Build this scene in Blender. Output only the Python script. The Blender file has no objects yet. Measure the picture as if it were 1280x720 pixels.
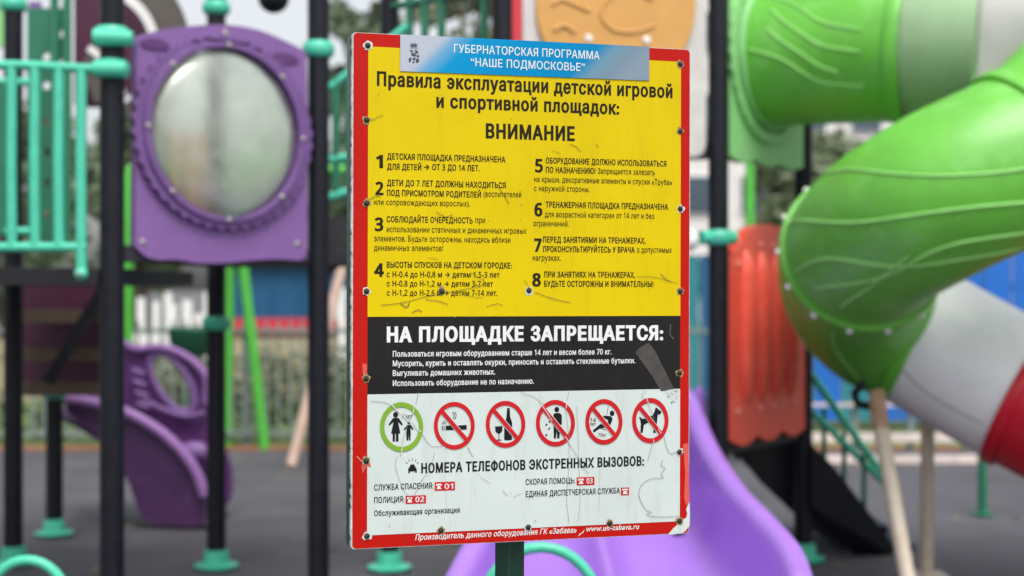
import bpy, math, random
from mathutils import Vector, Matrix
from mathutils.geometry import tessellate_polygon

random.seed(7)
SC = bpy.context.scene
COL = SC.collection

# ------------------------------------------------------------------ camera
F = 1280 * 50.0 / 36.0          # focal length in photo pixels
EYE = Vector((0, 0, 1.5))
cam_d = bpy.data.cameras.new('camera')
cam = bpy.data.objects.new('camera', cam_d)
COL.objects.link(cam)
cam.location = EYE
cam.rotation_euler = (math.radians(90), 0, 0)
cam_d.sensor_width = 36
cam_d.lens = 50
cam_d.clip_start = 0.05
cam_d.clip_end = 1000
cam_d.dof.use_dof = True
cam_d.dof.focus_distance = 2.55
cam_d.dof.aperture_fstop = 2.5
SC.camera = cam

# ------------------------------------------------------------------ light
SUN_EL, SUN_AZ = math.radians(60), math.radians(162)   # azimuth clockwise from +Y
world = bpy.data.worlds.new('World')
SC.world = world
world.use_nodes = True
nt = world.node_tree
bg = nt.nodes['Background']
sky = nt.nodes.new('ShaderNodeTexSky')
sky.sky_type = 'NISHITA'
sky.sun_disc = False
sky.sun_elevation = SUN_EL
sky.sun_rotation = SUN_AZ
sky.air_density = 1.0
sky.dust_density = 4.0
hs = nt.nodes.new('ShaderNodeHueSaturation')
hs.inputs['Saturation'].default_value = 0.22
nt.links.new(sky.outputs['Color'], hs.inputs['Color'])
nt.links.new(hs.outputs['Color'], bg.inputs['Color'])
bg.inputs['Strength'].default_value = 0.15
sun_d = bpy.data.lights.new('sun', 'SUN')
sun_d.energy = 1.4
sun_d.angle = math.radians(25)
sun_d.color = (1.0, 0.97, 0.93)
sun = bpy.data.objects.new('sun', sun_d)
COL.objects.link(sun)
sdir = Vector((math.sin(SUN_AZ) * math.cos(SUN_EL), math.cos(SUN_AZ) * math.cos(SUN_EL), math.sin(SUN_EL)))
sun.rotation_euler = (-sdir).to_track_quat('-Z', 'Y').to_euler()
sun.location = (0, -5, 12)
vs = SC.view_settings
vs.view_transform = 'Standard'
vs.look = 'None'
vs.exposure = 0.6
vs.gamma = 1
vs.use_curve_mapping = False

# ------------------------------------------------------------------ helpers
def srgb(r, g, b):
    def c(v):
        v /= 255.0
        return v / 12.92 if v <= 0.04045 else ((v + 0.055) / 1.055) ** 2.4
    return (c(r), c(g), c(b), 1.0)

def ray(px, py):
    return Vector(((px - 640) / F, 1.0, -(py - 360) / F))

def at(px, py, y):
    """world point at distance y in front of the viewpoint"""
    return EYE + ray(px, py) * y

def on_plane(px, py, p0, n):
    d = ray(px, py)
    return EYE + d * ((p0 - EYE).dot(n) / d.dot(n))

MATS = {}
def mat(name, col, rough=0.5, var=0.12, scale=6.0, bump=0.0, bscale=60.0, metal=0.0, dirt=0.0,
        dirt_col=(0.12, 0.1, 0.08, 1), spec=0.5, trans=0.0, coat=0.0, sss=0.0, stretch=1):
    if name in MATS:
        return MATS[name]
    m = bpy.data.materials.new(name)
    m.use_nodes = True
    t = m.node_tree
    N, L = t.nodes, t.links
    b = N['Principled BSDF']
    tc = N.new('ShaderNodeTexCoord')
    no = N.new('ShaderNodeTexNoise')
    no.inputs['Scale'].default_value = scale
    no.inputs['Detail'].default_value = 6
    no.inputs['Roughness'].default_value = 0.65
    L.new(tc.outputs['Object'], no.inputs['Vector'])
    ramp = N.new('ShaderNodeValToRGB')
    lo = tuple(max(0, c * (1 - var)) for c in col[:3]) + (1,)
    hi = tuple(min(1, c * (1 + var) + var * 0.012) for c in col[:3]) + (1,)
    ramp.color_ramp.elements[0].position = 0.3
    ramp.color_ramp.elements[0].color = lo
    ramp.color_ramp.elements[1].position = 0.72
    ramp.color_ramp.elements[1].color = hi
    L.new(no.outputs['Fac'], ramp.inputs['Fac'])
    out = ramp.outputs['Color']
    if dirt > 0:
        n2 = N.new('ShaderNodeTexNoise')
        n2.inputs['Scale'].default_value = scale * (2.7 if stretch == 1 else 9)
        n2.inputs['Detail'].default_value = 10
        n2.inputs['Roughness'].default_value = 0.72
        mp = N.new('ShaderNodeMapping')
        mp.inputs['Scale'].default_value = (1, 1, 1 / stretch)
        L.new(tc.outputs['Object'], mp.inputs['Vector'])
        L.new(mp.outputs['Vector'], n2.inputs['Vector'])
        r2 = N.new('ShaderNodeValToRGB')
        r2.color_ramp.elements[0].position = 0.52
        r2.color_ramp.elements[0].color = (0, 0, 0, 1)
        r2.color_ramp.elements[1].position = 0.78
        r2.color_ramp.elements[1].color = (dirt, dirt, dirt, 1)
        L.new(n2.outputs['Fac'], r2.inputs['Fac'])
        mx = N.new('ShaderNodeMixRGB')
        L.new(r2.outputs['Color'], mx.inputs['Fac'])
        L.new(out, mx.inputs['Color1'])
        mx.inputs['Color2'].default_value = dirt_col
        out = mx.outputs['Color']
    L.new(out, b.inputs['Base Color'])
    mr = N.new('ShaderNodeMapRange')
    mr.inputs['To Min'].default_value = max(0.02, rough - 0.08)
    mr.inputs['To Max'].default_value = min(1, rough + 0.12)
    L.new(no.outputs['Fac'], mr.inputs['Value'])
    L.new(mr.outputs['Result'], b.inputs['Roughness'])
    b.inputs['Metallic'].default_value = metal
    b.inputs['Specular IOR Level'].default_value = spec
    b.inputs['Transmission Weight'].default_value = trans
    b.inputs['Coat Weight'].default_value = coat
    b.inputs['Coat Roughness'].default_value = 0.5
    b.inputs['Coat IOR'].default_value = 1.7
    if sss > 0:
        b.inputs['Subsurface Weight'].default_value = sss
        b.inputs['Subsurface Radius'].default_value = (0.05, 0.05, 0.05)
    if bump > 0:
        nb = N.new('ShaderNodeTexNoise')
        nb.inputs['Scale'].default_value = bscale
        nb.inputs['Detail'].default_value = 5
        L.new(tc.outputs['Object'], nb.inputs['Vector'])
        bp = N.new('ShaderNodeBump')
        bp.inputs['Strength'].default_value = bump
        bp.inputs['Distance'].default_value = 0.01
        L.new(nb.outputs['Fac'], bp.inputs['Height'])
        L.new(bp.outputs['Normal'], b.inputs['Normal'])
    MATS[name] = m
    return m

def frame_from(d):
    d = d.normalized()
    up = Vector((0, 0, 1)) if abs(d.z) < 0.95 else Vector((1, 0, 0))
    s = d.cross(up).normalized()
    return s, s.cross(d).normalized()

class MB:
    def __init__(s):
        s.v, s.f = [], []
    def add(s, vs_, fs_):
        o = len(s.v)
        s.v += [Vector(p) for p in vs_]
        s.f += [[i + o for i in f] for f in fs_]
        return s
    def box(s, c, size, ex=(1, 0, 0), ey=(0, 1, 0), ez=(0, 0, 1)):
        c, ex, ey, ez = Vector(c), Vector(ex).normalized(), Vector(ey).normalized(), Vector(ez).normalized()
        hx, hy, hz = [q / 2 for q in size]
        vs_ = [c + ex * hx * a + ey * hy * b + ez * hz * d for d in (-1, 1) for b in (-1, 1) for a in (-1, 1)]
        return s.add(vs_, [(0, 2, 3, 1), (4, 5, 7, 6), (0, 1, 5, 4), (2, 6, 7, 3), (0, 4, 6, 2), (1, 3, 7, 5)])
    def bar(s, a, b, w, h=None, up=(0, 0, 1)):
        a, b = Vector(a), Vector(b)
        h = h or w
        d = (b - a)
        u = Vector(up)
        sx = d.normalized().cross(u)
        if sx.length < 1e-4:
            sx = Vector((1, 0, 0))
        sx.normalize()
        sz = sx.cross(d.normalized())
        return s.box((a + b) / 2, (d.length, w, h), d, sx, sz)
    def tube(s, pts, r, n=14, cap=True, closed=False):
        pts = [Vector(p) for p in pts]
        rs = r if isinstance(r, (list, tuple)) else [r] * len(pts)
        rings, prev = [], None
        m = len(pts)
        for i, p in enumerate(pts):
            if closed:
                d = pts[(i + 1) % m] - pts[i - 1]
            else:
                d = pts[min(i + 1, m - 1)] - pts[max(i - 1, 0)]
            d.normalize()
            if prev is None:
                e1, e2 = frame_from(d)
            else:
                e1 = prev - d * prev.dot(d)
                e1.normalize()
                e2 = e1.cross(d)
                e2 = -e2 if e2.dot(prev2) < 0 else e2
            prev, prev2 = e1, e2
            rings.append([p + (e1 * math.cos(2 * math.pi * k / n) + e2 * math.sin(2 * math.pi * k / n)) * rs[i] for k in range(n)])
        vs_ = [q for rg in rings for q in rg]
        fs_ = []
        for i in range(m if closed else m - 1):
            for k in range(n):
                k2 = (k + 1) % n
                j = (i + 1) % m
                fs_.append((i * n + k, i * n + k2, j * n + k2, j * n + k))
        if cap and not closed:
            fs_.append(tuple(range(n))[::-1])
            fs_.append(tuple((m - 1) * n + k for k in range(n)))
        return s.add(vs_, fs_)
    def cyl(s, a, b, r, r2=None, n=20):
        return s.tube([a, b], [r, r if r2 is None else r2], n)
    def lathe(s, prof, c, axis=(0, 0, 1), n=28):
        c, axis = Vector(c), Vector(axis).normalized()
        e1, e2 = frame_from(axis)
        vs_, fs_ = [], []
        for r, h in prof:
            for k in range(n):
                a = 2 * math.pi * k / n
                vs_.append(c + axis * h + (e1 * math.cos(a) + e2 * math.sin(a)) * r)
        for i in range(len(prof) - 1):
            for k in range(n):
                k2 = (k + 1) % n
                fs_.append((i * n + k, i * n + k2, (i + 1) * n + k2, (i + 1) * n + k))
        return s.add(vs_, fs_)
    def ball(s, c, r, n=16, sc=(1, 1, 1)):
        prof = [(r * math.sin(math.pi * i / n), -r * math.cos(math.pi * i / n)) for i in range(n + 1)]
        o = len(s.v)
        s.lathe(prof, (0, 0, 0), n=2 * n)
        for i in range(o, len(s.v)):
            p = s.v[i]
            s.v[i] = Vector((p.x * sc[0], p.y * sc[1], p.z * sc[2])) + Vector(c)
        return s
    def sheet(s, loops, depth=0.0, normal=None):
        """3D planar loops (first outer, rest holes); extruded by depth against the normal"""
        loops = [[Vector(p) for p in l] for l in loops]
        flat = [p for l in loops for p in l]
        tris = tessellate_polygon(loops)
        n = Vector(normal).normalized() if normal is not None else None
        fs_ = []
        for t in tris:
            a, b, c = [flat[i] for i in t]
            nn = (b - a).cross(c - a)
            if n is not None and nn.dot(n) < 0:
                t = t[::-1]
            fs_.append(tuple(t))
        vs_ = list(flat)
        if depth > 0:
            N0 = len(flat)
            vs_ += [p - n * depth for p in flat]
            fs_ += [tuple(i + N0 for i in f[::-1]) for f in list(fs_)]
            o = 0
            for l in loops:
                m = len(l)
                for k in range(m):
                    k2 = (k + 1) % m
                    fs_.append((o + k, o + k2, N0 + o + k2, N0 + o + k))
                o += m
        return s.add(vs_, fs_)
    def ribbon(s, pts, w, n):
        pts = [Vector(p) for p in pts]
        n = Vector(n)
        vs_, fs_ = [], []
        for i, p in enumerate(pts):
            d = (pts[min(i + 1, len(pts) - 1)] - pts[max(i - 1, 0)]).normalized()
            sd = d.cross(n).normalized()
            ww = w if not isinstance(w, (list, tuple)) else w[i]
            vs_ += [p + sd * ww / 2, p - sd * ww / 2]
        for i in range(len(pts) - 1):
            fs_.append((2 * i, 2 * i + 1, 2 * i + 3, 2 * i + 2))
        return s.add(vs_, fs_)
    def build(s, name, material, parent=None, smooth=35, bevel=0.0, label=None, fixn=True):
        org = Vector((0, 0, 0))
        q = parent
        while q is not None:
            org += q.location
            q = q.parent
        me = bpy.data.meshes.new(name)
        loc = Vector((0, 0, 0))
        if parent is None:
            xs = [p.x for p in s.v]; ys = [p.y for p in s.v]; zs = [p.z for p in s.v]
            loc = Vector(((min(xs) + max(xs)) / 2, (min(ys) + max(ys)) / 2, min(zs)))
        me.from_pydata([tuple(p - org - loc) for p in s.v], [], s.f)
        if fixn:
            import bmesh
            bm = bmesh.new()
            bm.from_mesh(me)
            bmesh.ops.remove_doubles(bm, verts=bm.verts, dist=1e-6)
            bmesh.ops.recalc_face_normals(bm, faces=bm.faces)
            bm.to_mesh(me)
            bm.free()
        me.materials.append(material)
        if smooth:
            me.shade_smooth()
            me.set_sharp_from_angle(angle=math.radians(smooth))
        ob = bpy.data.objects.new(name, me)
        COL.objects.link(ob)
        ob.location = loc
        if parent is not None:
            ob.parent = parent
        if bevel:
            bv = ob.modifiers.new('edge', 'BEVEL')
            bv.width = bevel
            bv.segments = 2
            bv.limit_method = 'ANGLE'
        if label:
            ob['label'] = label
        return ob

def thing(name, label, cat, loc=(0, 0, 0), group=None):
    o = bpy.data.objects.new(name, None)
    COL.objects.link(o)
    o.location = loc
    o.empty_display_size = 0.1
    return tag(o, label, cat, group)

def tag(o, label, cat, group=None):
    o['label'] = label
    o['category'] = cat
    if group:
        o['group'] = group
    return o

def structure(o):
    o['kind'] = 'structure'
    return o

def smooth_path(pts, per=8):
    pts = [Vector(p) for p in pts]
    P = [pts[0] * 2 - pts[1]] + pts + [pts[-1] * 2 - pts[-2]]
    out = []
    for i in range(1, len(P) - 2):
        p0, p1, p2, p3 = P[i - 1:i + 3]
        for k in range(per):
            t = k / per
            out.append(0.5 * ((2 * p1) + (p2 - p0) * t + (2 * p0 - 5 * p1 + 4 * p2 - p3) * t * t + (3 * p1 - p0 - 3 * p2 + p3) * t ** 3))
    out.append(pts[-1])
    return out

# ------------------------------------------------------------------ materials
black = mat('black powder coat', srgb(15, 17, 27), 0.42, 0.15, 14, 0.03, 200, dirt=0.18, dirt_col=srgb(70, 68, 68), spec=0.3)
deckm = mat('dark rubber coated deck', srgb(38, 37, 42), 0.6, 0.15, 20, 0.1, 300)
turq = mat('turquoise paint', srgb(74, 190, 158), 0.38, 0.1, 9, 0.02, 120, dirt=0.3, dirt_col=srgb(70, 120, 105))
dgreen = mat('dark green paint', srgb(34, 112, 84), 0.4, 0.12, 9, 0.02, 120)
signgreen = mat('bottle green steel', srgb(20, 66, 50), 0.35, 0.2, 18, 0.05, 150, dirt=0.5, dirt_col=srgb(60, 90, 76))
purple = mat('purple rotomoulded plastic', srgb(124, 89, 148), 0.48, 0.1, 5, 0.04, 90, dirt=0.25, dirt_col=srgb(150, 110, 175))
dpurple = mat('plum plastic', srgb(88, 46, 104), 0.4, 0.12, 5, 0.04, 90, dirt=0.3, dirt_col=srgb(140, 100, 165))  # plum darkened to carry the shade on the small slide
lavender = mat('lavender slide plastic', srgb(158, 113, 206), 0.38, 0.06, 3, 0.02, 70, dirt=0.2, dirt_col=srgb(190, 165, 235))
green = mat('lime green plastic', srgb(96, 178, 54), 0.42, 0.18, 2.5, 0.05, 40, dirt=0.6, dirt_col=srgb(142, 204, 122), spec=0.55, coat=0.1)
wavem = mat('pale green edge wear', srgb(142, 208, 112), 0.5, 0.1, 20)
palegreen = mat('faded green plastic', srgb(134, 196, 124), 0.5, 0.1, 5, 0.03, 60, dirt=0.3, dirt_col=srgb(160, 195, 150))
brightgreen = mat('bright green steel', srgb(84, 184, 66), 0.4, 0.08, 8)
red = mat('red barrier plastic', srgb(230, 86, 66), 0.38, 0.1, 7, 0.04, 80, dirt=0.5, dirt_col=srgb(228, 132, 116))
redtube = mat('crimson plastic', srgb(196, 18, 42), 0.35, 0.1, 4, 0.03, 60)
whitetube = mat('grey white plastic', srgb(238, 239, 242), 0.38, 0.06, 4, 0.04, 40, dirt=0.3, dirt_col=srgb(196, 196, 200))
maroon = mat('maroon plastic', srgb(66, 12, 46), 0.45, 0.15, 6)
taupe = mat('taupe plywood panel', srgb(84, 78, 73), 0.7, 0.15, 8)
tan = mat('tan stair tread', srgb(78, 64, 50), 0.7, 0.15, 8)
marble = mat('marbled grey plastic', srgb(196, 192, 188), 0.5, 0.14, 9, 0.03, 50, dirt=0.4, dirt_col=srgb(140, 140, 146))
orange = mat('orange plastic', srgb(200, 148, 78), 0.5, 0.07, 5, 0.03, 60, dirt=0.2, dirt_col=srgb(236, 196, 130))
beigepole = mat('rusty cream steel', srgb(196, 184, 166), 0.5, 0.1, 6, 0.05, 100, dirt=0.55, dirt_col=srgb(150, 112, 74))
rust = mat('rusted bracket', srgb(166, 136, 108), 0.75, 0.35, 14, 0.2, 150, dirt=0.85, dirt_col=srgb(70, 44, 28))
bolt = mat('zinc bolt', srgb(190, 185, 175), 0.3, 0.2, 40, metal=0.9)
groundm = mat('dark grey rubber tiles', srgb(74, 73, 78), 0.72, 0.38, 0.55, 0.35, 260, dirt=0.5, dirt_col=srgb(118, 114, 110))
grassm = mat('worn lawn', srgb(92, 110, 62), 0.9, 0.35, 1.5)
asphaltm = mat('asphalt', srgb(92, 92, 94), 0.85, 0.15, 2)
terracotta = mat('terracotta kerb', srgb(148, 92, 64), 0.8, 0.2, 4)
fencem = mat('grey green fence steel', srgb(116, 130, 126), 0.5, 0.1, 3)
hedgem = mat('hedge leaves', (0.07, 0.105, 0.05, 1), 0.6, 0.5, 3)
leafm = mat('tree leaves', (0.12, 0.165, 0.095, 1), 0.55, 0.5, 1.3, sss=0.0)  # tree leaf colours lightened to take in background haze
leafm2 = mat('pale tree leaves', (0.16, 0.2, 0.11, 1), 0.55, 0.45, 1.3)
bark = mat('bark', (0.11, 0.085, 0.065, 1), 0.9, 0.3, 10, 0.5, 40)
bluem = mat('blue sheet cladding', srgb(18, 82, 122), 0.5, 0.1, 3)
bluebright = mat('bright blue sheet', srgb(16, 98, 186), 0.45, 0.08, 3)
tealm = mat('teal sheet cladding', srgb(38, 120, 132), 0.5, 0.1, 3)
whitep = mat('white paint', srgb(228, 226, 224), 0.5, 0.05, 4, dirt=0.2, dirt_col=srgb(180, 178, 172))
beigew = mat('beige render', srgb(164, 152, 126), 0.8, 0.1, 3)
redtrim = mat('red trim', srgb(200, 46, 60), 0.5, 0.1, 4)
facade = mat('pale apartment render', srgb(214, 210, 206), 0.85, 0.06, 1.2, dirt=0.2, dirt_col=srgb(176, 170, 162))
winm = mat('dark window glass', srgb(70, 84, 96), 0.1, 0.2, 2)

# ------------------------------------------------------------------ the setting
def flat(name, x0, x1, y0, y1, z, m, thick=0.0):
    b = MB()
    if thick:
        b.box(((x0 + x1) / 2, (y0 + y1) / 2, z - thick / 2), (x1 - x0, y1 - y0, thick))
    else:
        b.add([(x0, y0, z), (x1, y0, z), (x1, y1, z), (x0, y1, z)], [(0, 1, 2, 3)])
    return structure(b.build(name, m, None, smooth=0))

flat('ground', -400, 400, -200, 600, -0.01, asphaltm)
flat('playground_surface', -14, 14, -6, 13.15, 0.0, groundm)
flat('lawn', -60, 60, 13.4, 26, -0.004, grassm)
flat('kerb', -14, 14, 13.16, 13.3, 0.02, terracotta, 0.06)

lit = MB()
for _ in range(260):
    x, y = random.uniform(-6, 6), random.uniform(5.5, 12.8)
    a, r_ = random.uniform(0, 6.28), random.uniform(0.015, 0.04)
    e1 = Vector((math.cos(a), math.sin(a), 0.15)) * r_
    e2 = Vector((-math.sin(a), math.cos(a), random.uniform(-0.2, 0.4))) * r_ * 0.5
    c = Vector((x, y, 0.012))
    lit.add([c - e1, c + e2, c + e1, c - e2], [(0, 1, 2, 3)])
lit_o = lit.build('leaf_litter', mat('dry leaf litter', srgb(132, 116, 84), 0.8, 0.4, 8), None, smooth=0, fixn=False)
tag(lit_o, 'dry leaves and crumbs scattered over the dark rubber ground', 'litter')
lit_o['kind'] = 'stuff'

# ------------------------------------------------------------------ information sign
TL, TR = at(443, 40, 2.473), at(863, 62, 2.645)
BL, BR = at(438.5, 687, 2.473), at(861, 666.5, 2.645)
SW = ((TR - TL).length + (BR - BL).length) / 2
SH = ((TL - BL).length + (TR - BR).length) / 2
SX = ((TR - TL) + (BR - BL)).normalized()
SZ = ((TL - BL) + (TR - BR)).normalized()
SZ = (SZ - SX * SZ.dot(SX)).normalized()
SN = SX.cross(SZ).normalized()
if SN.y > 0:
    SN = -SN
SO = (TL + TR + BL + BR) / 4 - SX * SW / 2 + SZ * SH / 2        # top left corner

def bp(px, py, lift=0.0):
    p = on_plane(px, py, SO, SN)
    return p + SN * lift

def uv(p):
    d = p - SO
    return d.dot(SX), -d.dot(SZ)

def from_uv(u, v, lift=0.0):
    return SO + SX * u - SZ * v + SN * lift

post_x = on_plane(637, 690, SO - SN * 0.075, SN)
sign = thing('information_sign', 'tall yellow, black and white playground rules board with red border on green post', 'sign', (post_x.x, post_x.y, 0))

def printmat(name, col, rough=0.4, var=0.09, dirt=0.12, dirt_col=None):
    return mat(name, col, rough, var, 4, 0.02, 90, dirt=dirt, dirt_col=dirt_col or tuple(0.6 * c for c in col[:3]) + (1,), spec=0.15, stretch=7)
ink_white = printmat('white print', srgb(194, 204, 200), 0.35, 0.07, 0.5, srgb(160, 168, 160))
ink_yellow = printmat('yellow print', srgb(206, 182, 0), 0.35, 0.08, 0.5, srgb(180, 158, 14))
ink_black = printmat('black print', srgb(30, 29, 28), 0.35, 0.15, 0.3, srgb(56, 54, 52))
ink_dark = printmat('dark lettering', srgb(36, 31, 16), 0.4)
ink_grey = printmat('black lettering', srgb(24, 27, 30), 0.4)
ink_red = printmat('red print', srgb(176, 20, 10), 0.38, 0.06, 0.25, srgb(176, 30, 24))
ink_sign = printmat('prohibition red', srgb(186, 30, 36), 0.38)
ink_fade = printmat('faded red print', srgb(206, 84, 76), 0.45, 0.1)
ink_green = printmat('pictogram green', srgb(118, 160, 48), 0.38)
ink_lw = printmat('white lettering', srgb(214, 216, 214), 0.35)
edge_white = mat('chipped white edge', srgb(190, 194, 190), 0.6, 0.3, 60, 0.4, 400, dirt=0.8, dirt_col=srgb(96, 110, 104))
scratch = mat('grey scratch', srgb(132, 130, 126), 0.7, 0.4, 80)
scratch_d = mat('dark scratch', srgb(96, 82, 30), 0.7, 0.4, 80)
screwm = mat('rusty screw', srgb(58, 44, 36), 0.55, 0.4, 120, 0.3, 600, metal=0.4)
rustst = mat('rust stain', srgb(150, 132, 90), 0.7, 0.4, 120)

# board: white backing with chipped left edge, red print, colour fields
def rect(u0, u1, v0, v1, lift):
    return [from_uv(u0, v0, lift), from_uv(u1, v0, lift), from_uv(u1, v1, lift), from_uv(u0, v1, lift)]
def rounded(u0, u1, v0, v1, r, lift, n=6, jl=0.0):
    out = []
    for cx, cy, a0 in ((u1 - r, v0 + r, -90), (u1 - r, v1 - r, 0), (u0 + r, v1 - r, 90)):
        for k in range(n + 1):
            a = math.radians(a0 + 90 * k / n)
            out.append(from_uv(cx + r * math.cos(a), cy + r * math.sin(a), lift))
    if jl:
        m = 150
        for k in range(1, m):
            out.append(from_uv(u0 + (random.random() ** 3) * jl, v1 - r - (v1 - v0 - 2 * r) * k / m, lift))
    for k in range(n + 1):
        a = math.radians(180 + 90 * k / n)
        out.append(from_uv(u0 + r + r * math.cos(a), v0 + r + r * math.sin(a), lift))
    return out
b = MB().sheet([rounded(-0.0028, SW, 0, SH, 0.008, 0, jl=0.002)], 0.012, SN)
board = b.build('board', edge_white, sign, smooth=25)
fr = MB()
cc = from_uv(SW / 2, SH / 2, -0.012 - 0.0165)
for du, w, h in ((-SW / 2 + 0.0115, 0.03, SH - 0.006), (SW / 2 - 0.0175, 0.03, SH - 0.006), (0, 0.04, SH - 0.08)):
    fr.box(cc + SX * du, (w, h, 0.032), SX, SZ, SN)
for dv in (-SH / 2 + 0.0175, SH / 2 - 0.0175, 0):
    fr.box(cc + SZ * dv, (SW - 0.068, 0.03, 0.0318), SX, SZ, SN)
fr.build('frame', signgreen, sign, bevel=0.002)
pt = MB()
pc = Vector((post_x.x, post_x.y, 0))
rot = math.radians(41)
ex, ey = Vector((math.cos(rot), math.sin(rot), 0)), Vector((-math.sin(rot), math.cos(rot), 0))
pt.box(pc + Vector((0, 0, 0.85)), (0.0405, 0.0405, 1.7), ex, ey)
pt.build('post', signgreen, sign, bevel=0.004)

L1, L2, L3, L4, L5, L6 = 0.0004, 0.0008, 0.0012, 0.0016, 0.0020, 0.0024
def corner(px, py):
    return uv(bp(px, py))
uL = corner(459.5, 360)[0]
uR = corner(850.3, 360)[0]
vT = (corner(459.5, 58.5)[1] + corner(850.8, 76.9)[1]) / 2
vB = (corner(458.5, 669)[1] + corner(848, 651.7)[1]) / 2
vYB = (corner(459, 395.8)[1] + corner(849, 394.8)[1]) / 2
vBW = (corner(459, 492.8)[1] + corner(849, 486.2)[1]) / 2
MB().sheet([rounded(0.0006, SW - 0.001, 0.001, SH - 0.001, 0.007, L1)], 0, SN).build('red_border', ink_red, board)
MB().sheet([rect(uL, uR, vT, vYB, L2)], 0, SN).build('yellow_field', ink_yellow, board)
MB().sheet([rect(uL, uR, vYB, vBW, L2)], 0, SN).build('black_field', ink_black, board)
MB().sheet([rect(uL, uR, vBW, vB, L2)], 0, SN).build('white_field', ink_white, board)

# --- lettering: (text, left px, right px, baseline px at left, cap height px, weight)
_caps = {}
_glyphs = {}
def glyph_text(txt):
    """digits are taken from the sans digits, which match the Cyrillic sans"""
    return ''.join(chr(0x1D7E2 + int(c)) if c.isdigit() else c for c in txt)
def contours(txt, shear, weight=0.0):
    cu = bpy.data.curves.new('lettering', 'FONT')
    cu.body = glyph_text(txt)
    cu.size = 1
    cu.shear = shear
    cu.space_character = 1.03 + weight * 2.4
    ob = bpy.data.objects.new('lettering', cu)
    COL.objects.link(ob)
    bpy.context.view_layer.update()
    dg = bpy.context.evaluated_depsgraph_get()
    cv = ob.evaluated_get(dg).to_curve(dg)
    out = []
    for sp_ in cv.splines:
        bz = sp_.bezier_points
        P = []
        m = len(bz)
        for i in range(m):
            a, b_ = bz[i], bz[(i + 1) % m]
            p0, p1, p2, p3 = a.co, a.handle_right, b_.handle_left, b_.co
            straight = abs((p1 - p0).cross(p3 - p0).z) < 1e-5 and abs((p2 - p0).cross(p3 - p0).z) < 1e-5
            for t in ((0,) if straight else (0, 0.33, 0.67)):
                q = p0 * (1 - t) ** 3 + p1 * 3 * t * (1 - t) ** 2 + p2 * 3 * t * t * (1 - t) + p3 * t ** 3
                if not P or (Vector((q.x, q.y)) - P[-1]).length > 1e-4:
                    P.append(Vector((q.x, q.y)))
        if len(P) > 2 and (P[0] - P[-1]).length < 1e-4:
            P.pop()
        if len(P) > 2:
            out.append(P)
    ob.evaluated_get(dg).to_curve_clear()
    bpy.data.objects.remove(ob)
    bpy.data.curves.remove(cu)
    return out
def area2(P): return sum(P[i - 1].x * P[i].y - P[i].x * P[i - 1].y for i in range(len(P))) / 2
def fatten(P, w, sg):
    out = []
    m = len(P)
    for i in range(m):
        t0 = (P[i] - P[i - 1]).normalized(); t1 = (P[(i + 1) % m] - P[i]).normalized()
        n0, n1 = Vector((t0.y, -t0.x)), Vector((t1.y, -t1.x))
        n = n0 + n1
        k = 1 + n0.dot(n1)
        n = n / k if k > 0.35 else n0
        out.append(P[i] + Vector((n.x * w, n.y * w * 0.6)) * sg)
    return out
def fill(loops):
    """trapezoids covering everything inside the contours (non-zero winding), so overlapping strokes merge"""
    ed = []
    for P in loops:
        for i in range(len(P)):
            a, b_ = P[i - 1], P[i]
            if abs(a.y - b_.y) > 1e-7:
                ed.append((a.x, a.y, b_.x, b_.y, 1) if a.y < b_.y else (b_.x, b_.y, a.x, a.y, -1))
    ys = set()
    for e in ed:
        ys.add(round(e[1], 5)); ys.add(round(e[3], 5))
    n = len(ed)
    for i in range(n):
        ax, ay, bx, by, _ = ed[i]
        mnx, mxx = min(ax, bx), max(ax, bx)
        for j in range(i + 1, n):
            cx, cy, dx, dy, _ = ed[j]
            if dy <= ay or cy >= by or max(cx, dx) < mnx or min(cx, dx) > mxx:
                continue
            k1, k2 = (bx - ax) / (by - ay), (dx - cx) / (dy - cy)
            if abs(k1 - k2) < 1e-9:
                continue
            y = (cx - ax + k1 * ay - k2 * cy) / (k1 - k2)
            if max(ay, cy) < y < min(by, dy):
                ys.add(round(y, 5))
    ys = sorted(ys)
    V, Fc = [], []
    for y0, y1 in zip(ys, ys[1:]):
        if y1 - y0 < 2e-5:
            continue
        ym = (y0 + y1) / 2
        act = []
        for ax, ay, bx, by, w in ed:
            if ay < ym < by:
                k = (bx - ax) / (by - ay)
                act.append((ax + k * (ym - ay), ax + k * (y0 - ay), ax + k * (y1 - ay), w))
        act.sort()
        wn = 0
        for a in act:
            if wn == 0:
                st = a
            wn += a[3]
            if wn == 0:
                o = len(V)
                V += [Vector((st[1], y0, 0)), Vector((a[1], y0, 0)), Vector((a[2], y1, 0)), Vector((st[2], y1, 0))]
                Fc.append([o, o + 1, o + 2, o + 3])
    return V, Fc
def text_mesh(txt, shear, weight):
    cs = contours(txt, shear, weight)
    # contours whose widths overlap belong to one letter
    cs.sort(key=lambda c: min(p.x for p in c))
    groups, right = [], -1e9
    for c in cs:
        x0, x1 = min(p.x for p in c), max(p.x for p in c)
        if x0 > right:
            groups.append([])
        groups[-1].append(c)
        right = max(right, x1)
    V, Fc = [], []
    for g_ in groups:
        big = max((area2(c) for c in g_), key=abs)
        sg = 1 if big > 0 else -1
        x0 = g_[0][0].x
        key = (weight, shear, tuple((round(p.x - x0, 3), round(p.y, 3)) for c in g_ for p in c))
        if key not in _glyphs:
            _glyphs[key] = fill([[p - Vector((x0, 0)) for p in fatten(c, weight, sg)] for c in g_])
        gv, gf = _glyphs[key]
        o = len(V)
        V += [p + Vector((x0, 0, 0)) for p in gv]
        Fc += [[i + o for i in f] for f in gf]
    return V, Fc
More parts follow.
